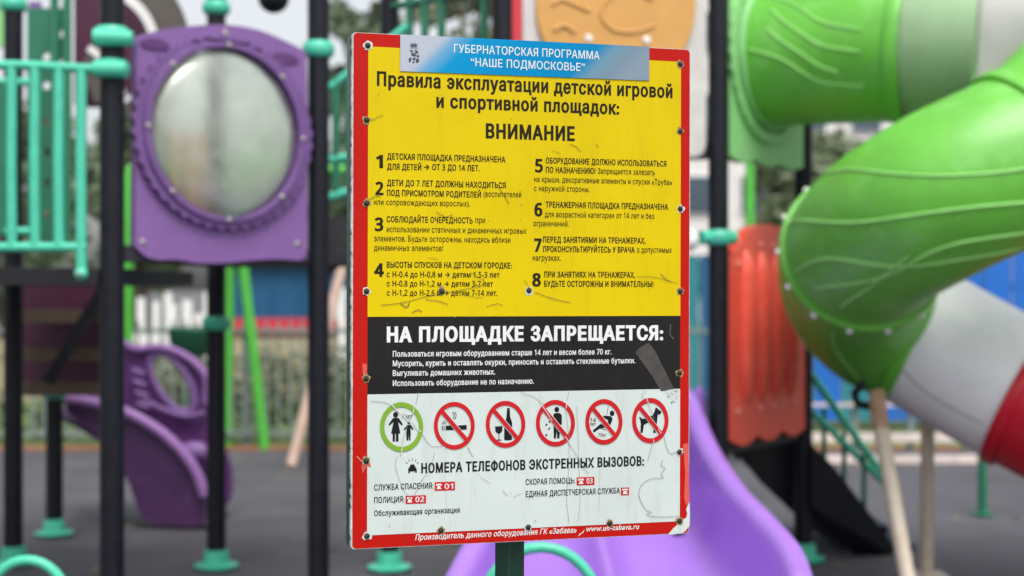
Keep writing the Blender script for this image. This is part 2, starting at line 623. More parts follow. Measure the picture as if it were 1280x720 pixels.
def cap():
    if not _caps:
        V, _ = text_mesh('\u041d', 0, 0)
        ys = [p.y for p in V]
        _caps[0] = (max(ys), min(ys))
    return _caps[0]
def letter(mb, txt, xl, xr, yb, ch, weight=0.0, lift=L3, shear=0.0):
    V, Fc = text_mesh(txt, shear, weight)
    top, bot = cap()
    x0 = min(p.x for p in V); x1 = max(p.x for p in V)
    top, bot = top + weight * 0.6, bot - weight * 0.6
    u0, v0 = corner(xl, yb)
    u1 = corner(xr, yb)[0]
    _, va = corner(xl, yb - ch)
    sy = (v0 - va) / (top - bot)
    sx = (u1 - u0) / (x1 - x0)
    mb.add([from_uv(u0 + (p.x - x0) * sx, v0 - (p.y - bot) * sy, lift + p.z) for p in V], Fc)
B, R = 0.036, 0.010
H = 0.055
def block(name, m, parent, lines, lift=L3, shear=0.0):
    mb = MB()
    for t in lines:
        letter(mb, *t, lift=lift, shear=shear)
    return mb.build(name, m, parent, smooth=0, fixn=False)
block('title_lettering', ink_dark, board, [
    ('Правила эксплуатации детской игровой', 471, 840.4, 107.5, 18.6, 0.042),
    ('и спортивной площадок:', 545.3, 773.8, 134.8, 17.8, 0.042),
    ('ВНИМАНИЕ', 607, 718.2, 173, 19, 0.05)])
rules = [
    [('1', 469.3, 478.6, 210, 16.8, H), ('ДЕТСКАЯ ПЛОЩАДКА ПРЕДНАЗНАЧЕНА', 483.8, 631.6, 199.2, 7.8, B), ('ДЛЯ ДЕТЕЙ', 483.8, 526.5, 212, 7.8, B), ('→', 529.5, 536.5, 212.3, 7.8, B), ('ОТ 3 ДО 14 ЛЕТ.', 540, 599.6, 212.7, 7.8, B)],
    [('2', 468.8, 479.2, 243.9, 17.2, H), ('ДЕТИ ДО 7 ЛЕТ ДОЛЖНЫ НАХОДИТЬСЯ', 483.5, 632, 232.2, 7.8, B), ('ПОД ПРИСМОТРОМ РОДИТЕЛЕЙ', 483.5, 601, 244.8, 7.8, B), ('(воспитателей', 604.2, 651.5, 246, 7.6, R), ('или сопровождающих взрослых).', 467.3, 587.3, 256, 7.4, R)],
    [('3', 468, 479, 288.8, 17.2, H), ('СОБЛЮДАЙТЕ ОЧЕРЕДНОСТЬ', 483.2, 590.7, 277.8, 7.8, B), ('при', 594, 606.3, 278.7, 7.6, R), ('использовании статичных и динамичных игровых', 483.2, 658, 290, 7.6, R), ('элементов. Будьте осторожны, находясь вблизи', 467.3, 637.8, 301.6, 7.6, R), ('динамичных элементов!', 467.3, 553.7, 313.2, 7.6, R)],
    [('4', 467.6, 479.8, 345.9, 17.2, H), ('ВЫСОТЫ СПУСКОВ НА ДЕТСКОМ ГОРОДКЕ:', 483.2, 639.6, 334.6, 7.6, B), ('с Н-0.4 до Н-0,8 м → детям 1,5-3 лет', 483.2, 624.3, 346.5, 7.6, 0.026), ('с Н-0.8 до Н-1,2 м → детям 3-7 лет', 483.2, 616, 358.1, 7.6, 0.026), ('с Н-1,2 до Н-2,6 м → детям 7-14 лет.', 483.2, 621.6, 369.7, 7.6, 0.026)],
    [('5', 668.6, 678.4, 215.4, 17.2, H), ('ОБОРУДОВАНИЕ ДОЛЖНО ИСПОЛЬЗОВАТЬСЯ', 682.1, 832.7, 204.4, 7.6, B), ('ПО НАЗНАЧЕНИЮ!', 682.1, 744.1, 216, 7.6, B), ('Запрещается залезать', 746.9, 818.3, 217.3, 7.4, R), ('на крыши, декоративные элементы и спуски «Труба»', 667.4, 839.7, 227.4, 7.4, R), ('с наружной стороны.', 667.4, 736.8, 238.7, 7.4, R)],
    [('6', 667.7, 677.8, 270.4, 17.2, H), ('ТРЕНАЖЕРНАЯ ПЛОЩАДКА ПРЕДНАЗНАЧЕНА', 681.8, 834.8, 259.4, 7.6, B), ('для возрастной категории от 14 лет и без', 680.9, 817.4, 271.4, 7.4, R), ('ограничений.', 666.5, 710.8, 282.7, 7.4, R)],
    [('7', 667.4, 676.9, 314.7, 17, H), ('ПЕРЕД ЗАНЯТИЯМИ НА ТРЕНАЖЕРАХ,', 678.7, 806.7, 303.1, 7.6, B), ('ПРОКОНСУЛЬТИРУЙТЕСЬ У ВРАЧА', 678.7, 793, 315, 7.6, B), ('о допустимых', 795.7, 839.4, 315.7, 7.4, R), ('нагрузках.', 665.6, 701, 325.7, 7.4, R)],
    [('8', 665, 676, 358.1, 17, H), ('ПРИ ЗАНЯТИЯХ НА ТРЕНАЖЕРАХ,', 679.9, 793.6, 346.8, 7.6, B), ('БУДЬТЕ ОСТОРОЖНЫ И ВНИМАТЕЛЬНЫ!', 679.9, 816.5, 358.4, 7.6, B)],
]
for rl in rules:
    block('rule_lettering', ink_dark, board, rl)
block('ban_lettering', ink_lw, board, [
    ('НА ПЛОЩАДКЕ ЗАПРЕЩАЕТСЯ:', 483.3, 828.8, 428.1, 20, 0.062),
    ('Пользоваться игровым оборудованием старше 14 лет и весом более 70 кг.', 490.8, 764.1, 446, 7.4, 0.026),
    ('Мусорить, курить и оставлять окурки, приносить и оставлять стеклянные бутылки.', 490.8, 793.7, 457.9, 7.4, 0.026),
    ('Выгуливать домашних животных.', 490.8, 618.7, 470, 7.4, 0.026),
    ('Использовать оборудование не по назначению.', 490.8, 667.2, 482.6, 7.4, 0.026)])
block('phone_lettering', ink_grey, board, [
    ('НОМЕРА ТЕЛЕФОНОВ ЭКСТРЕННЫХ ВЫЗОВОВ:', 526.3, 804.7, 591.6, 13, 0.052),
    ('СЛУЖБА СПАСЕНИЯ:', 467.5, 541.5, 613.2, 7.7, 0.026),
    ('ПОЛИЦИЯ:', 467.5, 505.2, 629, 7.7, 0.026),
    ('Обслуживающая организация', 467.5, 574.4, 645.2, 7.4, 0.026),
    ('СКОРАЯ ПОМОЩЬ:', 656.9, 718.4, 606.3, 7.6, 0.026),
    ('ЕДИНАЯ ДИСПЕТЧЕРСКАЯ СЛУЖБА', 656.9, 774.5, 621.3, 7.6, 0.026)])
block('maker_lettering', ink_lw, board, [
    ('Производитель данного оборудования ГК «Забава»', 518.7, 720.5, 675.2, 7.4, 0.02),
    ('www.uh-zabava.ru', 732.5, 798.9, 664.3, 7.4, 0.02)], shear=0.25)

def poly(mb, pts, lift, m=None):
    mb.sheet([[bp(x, y, lift) for x, y in pts]], 0, SN)
def ell(cx, cy, rx, ry, n=48):
    return [(cx + rx * math.cos(2 * math.pi * k / n), cy + ry * math.sin(2 * math.pi * k / n)) for k in range(n)]
def stroke(mb, pts, w, lift):
    mb.ribbon([bp(x, y, lift) for x, y in pts], w * 2.55 / F, SN)
def ring(mb, cx, cy, rx, ry, wx, lift):
    mb.sheet([[bp(x, y, lift) for x, y in ell(cx, cy, rx, ry)], [bp(x, y, lift) for x, y in ell(cx, cy, rx - wx, ry - wx * ry / rx)]], 0, SN)
def cA(pts): return [(460 + x / 6.4, 490 + y / 6.4) for x, y in pts]
def cB(pts): return [(650 + x / 6.4, 490 + y / 6.4) for x, y in pts]
def small(x, y, off): return (off[0] + x / 6.4, off[1] + y / 6.4)

picts = [
    dict(c=(501.7, 533.6, 27, 31), bar=False),
    dict(c=(567.6, 532, 25.5, 29.8), bar=True),
    dict(c=(631.6, 530.2, 24.7, 29.3), bar=True),
    dict(c=(693.9, 528.8, 24.4, 29.1), bar=True),
    dict(c=(754.5, 527.1, 23.2, 28.5), bar=True),
    dict(c=(812.5, 525.5, 22.7, 28.3), bar=True)]
icons = []
i1 = MB()
poly(i1, cA(ell(220, 182, 20, 23, 20)), L3)
poly(i1, cA([(200, 207), (245, 207), (278, 258), (268, 268), (240, 238), (258, 330), (243, 334), (243, 396), (222, 396), (222, 334), (215, 334), (215, 396), (196, 396), (196, 334), (184, 330), (203, 238), (172, 268), (163, 258)]), L3)
poly(i1, cA(ell(327, 245, 13, 15, 16)), L3)
poly(i1, cA([(312, 264), (342, 264), (362, 298), (355, 305), (338, 285), (341, 330), (338, 388), (326, 388), (325, 335), (320, 388), (307, 388), (305, 330), (310, 285), (292, 305), (284, 298)]), L3)
x, y = small(268, 214, (460, 490))
letter(i1, '7лет', x, small(358, 0, (460, 490))[0], y, 5.8, 0.0, L3, 0.2)
i2 = MB()
poly(i2, cA([(620, 268), (735, 266), (735, 303), (620, 306)]), L3)
poly(i2, cA([(735, 266), (788, 263), (788, 300), (735, 303)]), L3)
for x0 in (590, 604):
    poly(i2, cA([(x0, 271), (x0 + 7, 271), (x0 + 7, 307), (x0, 307)]), L3)
for p in ([(676, 160), (688, 180), (686, 200), (680, 215)], [(694, 158), (704, 178), (702, 200), (692, 218)], [(592, 258), (600, 240), (615, 232)], [(604, 260), (612, 248), (622, 245)]):
    stroke(i2, cA(p), 0.9, L3)
i3 = MB()
poly(i3, cA([(1015, 275), (1075, 272), (1072, 312), (1058, 330), (1048, 334), (1048, 378), (1066, 382), (1066, 388), (1030, 388), (1030, 382), (1043, 378), (1043, 334), (1030, 328), (1018, 314)]), L3)
poly(i3, cA([(1112, 128), (1132, 128), (1136, 200), (1151, 240), (1153, 300), (1150, 380), (1140, 385), (1096, 386), (1088, 378), (1088, 300), (1097, 240), (1106, 200)]), L3)
i4 = MB()
poly(i4, cB(ell(293, 140, 19, 22, 20)), L3)
poly(i4, cB([(265, 180), (278, 168), (318, 168), (333, 185), (333, 262), (320, 262), (314, 371), (297, 371), (293, 310), (286, 371), (270, 371), (266, 262)]), L3)
for cx, cy in ((210, 262), (232, 292), (208, 345), (235, 238)):
    poly(i4, cB([(cx - 9, cy + 2), (cx + 3, cy - 11), (cx + 10, cy - 3), (cx - 3, cy + 11)]), L3)
i5 = MB()
poly(i5, cB(ell(735, 170, 18, 22, 20)), L3)
poly(i5, cB([(663, 188), (725, 193), (740, 212), (722, 265), (700, 248), (702, 224), (668, 206)]), L3)
poly(i5, cB([(580, 308), (640, 256), (690, 262), (692, 285), (642, 288), (590, 323)]), L3)
stroke(i5, cB([(705, 110), (692, 186)]), 0.6, L3)
stroke(i5, cB([(640, 288), (685, 304)]), 0.8, L3)
for t, xa, xb, yb, ch in (('14', 560, 605, 241, 34), ('лет', 557, 606, 270, 30), ('70кг', 625, 690, 358, 30)):
    p0 = small(xa, yb, (650, 490))
    letter(i5, t, p0[0], small(xb, 0, (650, 490))[0], p0[1], ch / 6.4, 0.01, L3, 0.1)
i6 = MB()
poly(i6, cB([(948, 203), (962, 200), (975, 213), (1000, 212), (1045, 190), (1060, 188), (1072, 160), (1085, 120), (1105, 138), (1130, 155), (1124, 176), (1100, 181), (1095, 235), (1082, 328), (1064, 325), (1068, 246), (1022, 245), (990, 262), (980, 325), (962, 328), (965, 252), (958, 216)]), L3)
icons = [i1, i2, i3, i4, i5, i6]
plabels = ['green ringed adult with child pictogram', 'red no smoking pictogram', 'red no bottles pictogram', 'red no litter pictogram', 'red no swinging over weight limit pictogram', 'red no dogs pictogram']
for k, d in enumerate(picts):
    cx, cy, rx, ry = d['c']
    rg = MB()
    ring(rg, cx, cy, rx, ry, 5.4 if k == 0 else 4.8, L5)
    if d['bar']:
        a, c_ = 0.69, 0.69
        p0 = (cx - rx * a, cy - ry * c_)
        p1 = (cx + rx * a, cy + ry * c_)
        wb = MB()
        stroke(wb, [(p0[0] + 2, p0[1] + 2), (p1[0] - 2, p1[1] - 2)], 6.6, L4)
        stroke(rg, [p0, p1], 5.0, L6)
    ro = rg.build('pictogram', ink_sign if d['bar'] else ink_green, board, smooth=0, label=plabels[k])
    # (sub-parts of the board: ring, then its black figure beside it)
    icons[k].build('pictogram_figure', ink_grey, board, smooth=0, fixn=False)
    if d['bar']:
        wb.build('pictogram_outline', ink_white, board, smooth=0)

# phone number boxes
def phone_box(x0, x1, y0, y1, num):
    sl = -0.035 * (x1 - x0)
    mb = MB()
    poly(mb, [(x0, y0), (x1, y0 + sl), (x1, y1 + sl), (x0, y1)], L3)
    mb.build('phone_box', ink_sign, board, smooth=0)
    w = MB()
    cx, cy = x0 + 5.2, (y0 + y1) / 2 - 0.2
    poly(w, [(cx - 3.8, cy - 0.9), (cx - 3.2, cy - 3.2), (cx + 3.0, cy - 3.4), (cx + 3.8, cy - 1.2), (cx + 2.0, cy - 0.9), (cx + 1.6, cy - 1.8), (cx - 1.6, cy - 1.7), (cx - 2.0, cy - 0.8)], L4)
    poly(w, [(cx - 1.5, cy - 0.9), (cx + 1.4, cy - 1.0), (cx + 3.1, cy + 3.2), (cx - 3.0, cy + 3.4)], L4)
    if num:
        letter(w, num, x0 + 12.2, x1 - 2.4, y1 - 2.5, 6.8, 0.03, L4)
    w.build('phone_number', ink_lw, board, smooth=0, fixn=False)
phone_box(543.2, 568.5, 602.6, 613.6, '01')
phone_box(506.8, 532.4, 619.6, 630, '02')
phone_box(720.6, 742.8, 596.6, 606.8, '03')
phone_box(775.8, 786, 609.4, 619.2, None)
# little emergency car and spark
cm = MB()
poly(cm, [(510, 586), (511.5, 584), (513, 580.5), (517.5, 580.3), (519, 583.6), (520.6, 585.4), (520.8, 590.8), (519, 591), (518.8, 589), (512.2, 589.4), (512, 591.4), (510.2, 591.4)], L3)
for a in range(-2, 3):
    an = math.radians(90 + a * 32)
    stroke(cm, [(515.2 + 6.2 * math.cos(an), 582 - 6 * math.sin(an)), (515.2 + 9.2 * math.cos(an), 582 - 9.4 * math.sin(an))], 0.7, L3)
cm.build('car_symbol', ink_grey, board, smooth=0)
sp = MB()
poly(sp, [(722.5, 670.5), (725, 666), (726.5, 666.5), (730.8, 661), (728.6, 666.2), (727, 666.6)], L3)
sp.build('spark_symbol', ink_lw, board, smooth=0)

# header sticker
hd = mat('header gradient', srgb(30, 150, 214), 0.45, spec=0.1)
t = hd.node_tree
N_, L_ = t.nodes, t.links
gx = N_.new('ShaderNodeTexCoord')
sepx = N_.new('ShaderNodeSeparateXYZ')
L_.new(gx.outputs['Generated'], sepx.inputs['Vector'])
ma = N_.new('ShaderNodeMath'); ma.operation = 'MULTIPLY_ADD'
L_.new(sepx.outputs['Z'], ma.inputs[0]); ma.inputs[1].default_value = -0.14
L_.new(sepx.outputs['X'], ma.inputs[2])
cr = N_.new('ShaderNodeValToRGB')
els = cr.color_ramp.elements
els[0].position, els[0].color = 0.0, srgb(172, 178, 190)
els[1].position, els[1].color = 1.0, srgb(122, 138, 152)
for p_, c_ in ((0.035, (168, 176, 190)), (0.08, (104, 156, 190)), (0.155, (6, 138, 190)), (0.4, (0, 128, 180)), (0.52, (0, 128, 180)), (0.66, (4, 124, 172)), (0.74, (104, 140, 160)), (0.8, (110, 134, 150)), (0.9, (126, 142, 156))):
    e = els.new(p_); e.color = srgb(*c_)
L_.new(ma.outputs[0], cr.inputs['Fac'])
L_.new(cr.outputs['Color'], N_['Principled BSDF'].inputs['Base Color'])
sk = MB()
sk.sheet([[bp(500, 43.2, L6), bp(811, 58.6, L6), bp(811, 101, L6), bp(500, 89.2, L6)]], 0.001, SN)
sticker = sk.build('header_sticker', hd, sign, smooth=0, label='blue and silver header strip with white lettering')
block('header_lettering', ink_lw, sticker, [
    ('ГУБЕРНАТОРСКАЯ ПРОГРАММА', 567, 748.8, 65.8, 10.6, 0.012),
    ('“НАШЕ ПОДМОСКОВЬЕ”', 588, 730.3, 82.8, 10.4, 0.012)], lift=L6 + 0.0004)
em = MB()
def cC(pts): return [(430 + x / 4.8, 30 + y / 4.8) for x, y in pts]
LE = L6 + 0.0004
poly(em, cC([(395, 116), (402, 126), (408, 114), (417, 124), (426, 113), (432, 126), (440, 116), (436, 138), (398, 138)]), LE)
stroke(em, cC([(397, 144), (440, 145)]), 0.8, LE)
for pts in ([(395, 160), (412, 158), (416, 166), (398, 170)], [(424, 152), (436, 160), (446, 172), (436, 180), (424, 176)], [(400, 178), (420, 174), (432, 186), (428, 196), (404, 192)],
            [(432, 190), (448, 186), (450, 200), (438, 204)], [(388, 206), (400, 200), (404, 214), (394, 232), (386, 226)], [(408, 206), (424, 202), (426, 216), (412, 220)],
            [(432, 210), (446, 208), (450, 226), (436, 236), (428, 226)], [(410, 226), (422, 224), (420, 236), (408, 236)]):
    poly(em, cC(pts), LE)
stroke(em, cC([(392, 150), (440, 232)]), 0.5, LE)
em.build('emblem', printmat('emblem grey', srgb(78, 82, 92)), sticker, smooth=0)

# wear: torn corner, tape, faded strips, scratches
tc_ = MB()
def cD(pts): return [(430 + x / 2.909, 540 + y / 2.909) for x, y in pts]
poly(tc_, cD([(1176, 374), (1186, 362), (1196, 350), (1210, 338), (1222, 330), (1232, 318), (1244, 310), (1247, 296), (1243, 282), (1248, 268), (1256, 254), (1257, 300), (1256, 340), (1240, 360), (1228, 368)]), L3)
tc_.build('torn_corner', ink_white, board, smooth=0)
fd = MB()
poly(fd, cD([(1232, 44), (1252, 40), (1256, 250), (1244, 268), (1236, 240), (1240, 150)]), L2)
poly(fd, cD([(66, -250), (84, -246), (82, -215), (76, -210), (68, -212)]), L2)
poly(fd, cD([(62, 128), (70, 112), (92, 106), (98, 128), (86, 124), (78, 132), (68, 150)]), L3)
fd.build('faded_print', ink_fade, board, smooth=0)
tp = MB()
def cE(pts): return [(430 + x / 2.909, 380 + y / 2.909) for x, y in pts]
poly(tp, cE([(1058, 176), (1072, 160), (1090, 150), (1108, 140), (1130, 170), (1150, 210), (1176, 262), (1200, 308), (1152, 317), (1120, 262), (1090, 220)]), L3)
tp.build('tape_residue', mat('grimy tape', srgb(62, 60, 57), 0.6, 0.3, 60), board, smooth=0)
gp = MB()
for k in range(90):
    x0, y0 = 1150 + random.random() * 64, 312 + random.random() ** 1.5 * 50
    if x0 - 1150 < (y0 - 312) * 0.7: continue
    r0 = 1 + random.random() * 3
    poly(gp, cE([(x0, y0), (x0 + r0, y0 + 1), (x0 + r0 - 0.5, y0 + r0), (x0 - 0.5, y0 + r0 * 0.8)]), L3)
for k in range(150):   # speckle of dirt on the whole board
    x0, y0 = 464 + random.random() * 380, 100 + random.random() * 545
    r0 = 0.3 + random.random() ** 3 * 1.1
    poly(gp, [(x0, y0), (x0 + r0, y0 + 0.3 * r0), (x0 + r0 * 0.7, y0 + r0), (x0 - 0.2 * r0, y0 + r0 * 0.8)], L5)
gp.build('grime', scratch, board, smooth=0)['kind'] = 'stuff'

def jig(pts, per=5, j=0.25):
    P = smooth_path([Vector((x, y, 0)) for x, y in pts], per)
    return [(p.x + random.uniform(-j, j), p.y + random.uniform(-j, j)) for p in P]
s1 = MB()
for pts, w in (
        ([(463, 501), (482, 503.5), (490, 509), (508, 523), (526, 541), (538, 557), (552, 558)], 0.7),
        ([(523, 490), (518, 510), (506, 540), (500, 570)], 0.6),
        ([(497, 570), (494, 580), (499, 600), (507, 616), (515, 622), (521, 612), (527, 600), (538, 585), (543, 565)], 0.5),
        ([(650, 490), (668, 497), (680, 508), (690, 525), (700, 540), (716, 562), (726, 580), (735, 592)], 0.6),
        ([(711, 488), (707, 510), (710, 540), (711, 580), (708, 620), (711, 655)], 0.5),
        ([(720, 508), (722, 540), (723, 580), (725, 618), (722, 652)], 0.45),
        ([(584, 558), (588, 566), (591, 571)], 0.8),
        ([(828, 541), (832, 556), (836, 566), (842, 566), (848, 562)], 0.7),
        ([(828, 575), (826, 582), (831, 585), (826, 592), (828, 597), (815, 598), (803, 604), (798, 615), (800, 625), (806, 636), (813, 640), (808, 643), (815, 645), (830, 646), (848, 645)], 0.8),
        ([(806, 488), (802, 494), (806, 500), (812, 510), (822, 540)], 0.5),
        ([(815, 552), (812, 566), (809, 575)], 0.7),
        ([(838, 405), (837, 418), (842, 424)], 0.6),
        ([(600, 596), (612, 604)], 0.5), ([(628, 612), (634, 620)], 0.6), ([(640, 622), (652, 616)], 0.5), ([(668, 650), (669, 651.5)], 1.2),
        ([(487, 655), (486, 660)], 0.5), ([(750, 560), (748, 640)], 0.25), ([(560, 500), (556, 560), (558, 640)], 0.22)):
    s1 = MB()
    stroke(s1, jig(pts), w * 0.8, L6)
    s1.build('scratch', scratch, board, smooth=0)
s2 = MB()
for pts, w in (
        ([(476, 381), (500, 379), (530, 371), (555, 366), (600, 357), (605, 348)], 0.7), ([(500, 379), (508, 384), (512, 378)], 1.1), ([(532, 374), (550, 377), (560, 381)], 0.7),
        ([(515, 391), (522, 387), (527, 390)], 0.9), ([(608, 383), (620, 380), (628, 381)], 0.6), ([(462, 151), (478, 144)], 0.6), ([(460, 250), (468, 246), (476, 245)], 0.7),
        ([(545, 265), (556, 271), (566, 268)], 0.6), ([(552, 268), (558, 274)], 0.5), ([(622, 233), (632, 248), (636, 255)], 0.6), ([(588, 341), (604, 350)], 0.5),
        ([(668, 365), (690, 373), (712, 378)], 0.7), ([(795, 346), (815, 346), (832, 350), (846, 354)], 0.5), ([(825, 342), (833, 350), (838, 352)], 0.8), ([(655, 350), (662, 360)], 0.5),
        ([(712, 180), (720, 184), (726, 190)], 0.7), ([(744, 180), (748, 184)], 0.7), ([(690, 188), (700, 192)], 0.4), ([(535, 322), (548, 324)], 0.4), ([(580, 370), (604, 372)], 0.4)):
    s2 = MB()
    stroke(s2, jig(pts, 5, 0.35), w, L6)
    s2.build('scratch', scratch_d, board, smooth=0)
s3 = MB()
for pts, w in (([(489, 506), (500, 516), (512, 528), (526, 540)], 0.9), ([(519, 505), (516, 516)], 0.8), ([(503, 556), (501, 568)], 0.8), ([(677, 506), (690, 526)], 0.7), ([(706, 545), (714, 556)], 0.6), ([(708, 502), (707, 510)], 0.9), ([(808, 498), (810, 505)], 0.7), ([(822, 536), (826, 542)], 0.7), ([(816, 548), (817, 554)], 0.6), ([(446, 690 - 120), (455, 580)], 0.4)):
    s3 = MB()
    stroke(s3, jig(pts), w, L6 + 0.0002)
    s3.build('peeled_line', ink_lw, board, smooth=0)

# screws with torn print round them
spots = [(459.5, 57), (458, 150), (458, 254), (458, 364), (457.5, 473), (457.5, 576), (458.5, 670), (850, 80), (850, 164), (850, 261), (850, 364), (849, 466), (849, 565), (849, 651), (551, 663), (660, 659), (762, 654), (552, 364), (661, 363)]
for i, (px, py) in enumerate(spots):
    c = bp(px, py, L4)
    n = 18
    pr = MB()
    loop = [c + (SX * math.cos(2 * math.pi * k / n) + SZ * math.sin(2 * math.pi * k / n)) * (0.0058 + random.random() ** 2 * 0.0042) - SN * 0.0003 for k in range(n)]
    pr.sheet([loop], 0, SN)
    s_ = MB().lathe([(0.0, 0.0028), (0.0022, 0.0026), (0.0040, 0.0018), (0.0052, 0.0)], c, SN, 16)
    so = s_.build('screw', screwm, sign)
    pr.build('peeled_ring', rustst if i % 3 else ink_white, so, smooth=0)

# ------------------------------------------------------------------ posts and rails
CLAMPS = []
def tower_post(parent, x, y, ztop, clamps=(), r=0.05, z0=0.0):
    p = MB().cyl((x, y, z0), (x, y, ztop), r, n=24).lathe([(r, 0), (r * 0.9, 0.02), (r * 0.5, 0.045), (0, 0.05)], (x, y, ztop), n=24).build('post', black, parent)
    MB().lathe([(0.0, 0.012), (0.115, 0.012), (0.118, 0.024), (0.07, 0.034), (0.064, 0.1), (r + 0.002, 0.104)], (x, y, 0), n=28).build('base_flange', turq, p)
    for z in clamps:
        MB().lathe([(r, -0.038), (0.06, -0.036), (0.072, -0.022), (0.075, 0.0), (0.072, 0.022), (0.06, 0.036), (r, 0.038)], (x, y, z), n=24).build('clamp', turq, p)
    return p

A, Bp = Vector((-1.659, 5.9, 0)), Vector((-0.898, 6.6, 0))
C_, D_ = Vector((1.016, 7.0, 0)), Vector((1.597, 7.8, 0))
P1, P4, P6, P7 = Vector((-2.70, 7.7, 0)), Vector((-1.58, 7.6, 0)), Vector((-0.65, 7.55, 0)), Vector((-0.047, 6.8, 0))
def zat(py, y): return 1.5 - (py - 360) / F * y

tower = thing('play_tower', 'play tower on black posts with round bubble window in a purple panel', 'play tower', (-1.6, 6.9, 0))
tower_post(tower, A.x, A.y, 3.1, (zat(45, 5.9), zat(86, 5.9)))
tower_post(tower, Bp.x, Bp.y, 3.1, (zat(62, 6.6),))
tower_post(tower, P1.x, P1.y, 3.1, (zat(6, 7.7),))
tower_post(tower, P4.x, P4.y, 3.1, (zat(10, 7.6), zat(404, 7.6)))
tower_post(tower, P6.x, P6.y, 3.1, (zat(60, 7.55),))

# decks
dk = MB()
dk.sheet([[Vector((p.x, p.y, 1.68)) for p in (A, Bp, P6, P4)]], 0.07, (0, 0, 1))
dk.build('deck', deckm, tower, bevel=0.004)
dk = MB()
far_left = Vector((-3.4, 6.2, 0))
dk.sheet([[Vector((p.x, p.y, 1.585)) for p in (A + Vector((-0.06, 0, 0)), P4 + Vector((-0.1, -0.1, 0)), P1, far_left)]], 0.075, (0, 0, 1))
dk.build('deck', deckm, tower, bevel=0.004)

# porthole panel between A and B
E = (Bp - A).normalized()
PN = Vector((E.y, -E.x, 0))
def pl(px, py, lift=0.0):
    return on_plane(px, py, A, PN) + PN * lift
outline = smooth_path([pl(*q, 0.02) for q in ((168, 60), (170, 47), (200, 38), (250, 32), (285, 32), (320, 38), (350, 50), (374, 62), (380, 68))], 3)
outline += [pl(*q, 0.02) for q in ((381, 110), (381, 200), (381, 290), (380, 322))]
outline += smooth_path([pl(*q, 0.02) for q in ((372, 326), (340, 324), (310, 326), (280, 329), (245, 329), (220, 325), (195, 325), (178, 320), (166, 308))], 3)
outline += [pl(*q, 0.02) for q in ((166.5, 250), (167, 180), (167.5, 110))]
ringm = mat('dull purple ring plastic', srgb(108, 76, 132), 0.55, 0.14, 7, 0.05, 90, dirt=0.35, dirt_col=srgb(134, 104, 156))
def pell(cx, cy, rx, ry, lift, n=48, ph=0.0, gear=0.0):
    c = pl(cx, cy); rx_ = (pl(cx + rx, cy) - pl(cx - rx, cy)).length / 2
    rz_ = ry * ((c - EYE).y) / F
    out = []
    for k in range(n):
        a = 2 * math.pi * k / n
        g = 1 + gear * (1 if k % 2 else -1)
        out.append(c + E * rx_ * g * math.cos(a) + Vector((0, 0, 1)) * rz_ * g * math.sin(a) + PN * lift)
    return out
panel = MB().sheet([outline, pell(277, 167, 91.5, 105, 0.02)], 0.045, PN).build('window_panel', purple, tower, smooth=40, bevel=0.008)
MB().sheet([pell(277, 167, 110, 120, 0.05, 88, gear=0.018), pell(277, 167, 97, 109, 0.05, 88)], 0.035, PN).build('gear_ring', ringm, panel, bevel=0.004)
MB().sheet([pell(277, 167, 100, 112, 0.065), pell(277, 167, 92, 105, 0.065)], 0.06, PN).build('rim', ringm, panel, bevel=0.01)
for q in ((190, 56), (352, 74)):
    MB().sheet([pell(q[0], q[1], 18, 7, 0.028, 20)], 0.01, PN).build('relief', dpurple, panel, bevel=0.003)
# bubble
glass = bpy.data.materials.new('scratched bubble plastic')
glass.use_nodes = True
t = glass.node_tree
pb = t.nodes['Principled BSDF']
n1 = t.nodes.new('ShaderNodeTexNoise'); n1.inputs['Scale'].default_value = 5; n1.inputs['Detail'].default_value = 8
tcn = t.nodes.new('ShaderNodeTexCoord'); t.links.new(tcn.outputs['Object'], n1.inputs['Vector'])
rr = t.nodes.new('ShaderNodeMapRange'); rr.inputs['To Min'].default_value = 0.06; rr.inputs['To Max'].default_value = 0.3
t.links.new(n1.outputs['Fac'], rr.inputs['Value']); t.links.new(rr.outputs['Result'], pb.inputs['Roughness'])
n1.inputs['Distortion'].default_value = 1.5
tr_ = t.nodes.new('ShaderNodeMapRange'); tr_.inputs['From Min'].default_value = 0.35; tr_.inputs['From Max'].default_value = 0.68
tr_.inputs['To Min'].default_value = 0.97; tr_.inputs['To Max'].default_value = 0.66
n2 = t.nodes.new('ShaderNodeTexNoise'); n2.inputs['Scale'].default_value = 3.2; n2.inputs['Detail'].default_value = 9; n2.inputs['Distortion'].default_value = 0.8
t.links.new(tcn.outputs['Object'], n2.inputs['Vector'])
t.links.new(n2.outputs['Fac'], tr_.inputs['Value']); t.links.new(tr_.outputs['Result'], pb.inputs['Transmission Weight'])
pb.inputs['Base Color'].default_value = srgb(222, 230, 216)
pb.inputs['IOR'].default_value = 1.45
pb.inputs['Specular IOR Level'].default_value = 0.7
pb.inputs['Coat Weight'].default_value = 0.3
pb.inputs['Coat Roughness'].default_value = 0.3
pb.inputs['Coat IOR'].default_value = 1.8
dome = MB()
rings = []
nseg, nr = 48, 10
c0 = pl(277, 167)
for j in range(nr + 1):
    f_ = math.cos(math.pi / 2 * j / nr)
    h_ = 0.11 * math.sin(math.pi / 2 * j / nr)
    rings.append([c0 + (p - c0) * f_ + PN * (0.012 + h_) for p in pell(277, 167, 91, 104, 0.0, nseg)])
vs_ = [p for r_ in rings for p in r_]
dome.add(vs_, [(j * nseg + k, j * nseg + (k + 1) % nseg, (j + 1) * nseg + (k + 1) % nseg, (j + 1) * nseg + k) for j in range(nr) for k in range(nseg)])
dome_o = dome.build('bubble_window', glass, panel, smooth=60)
sd_ = dome_o.modifiers.new('thickness', 'SOLIDIFY'); sd_.thickness = 0.004
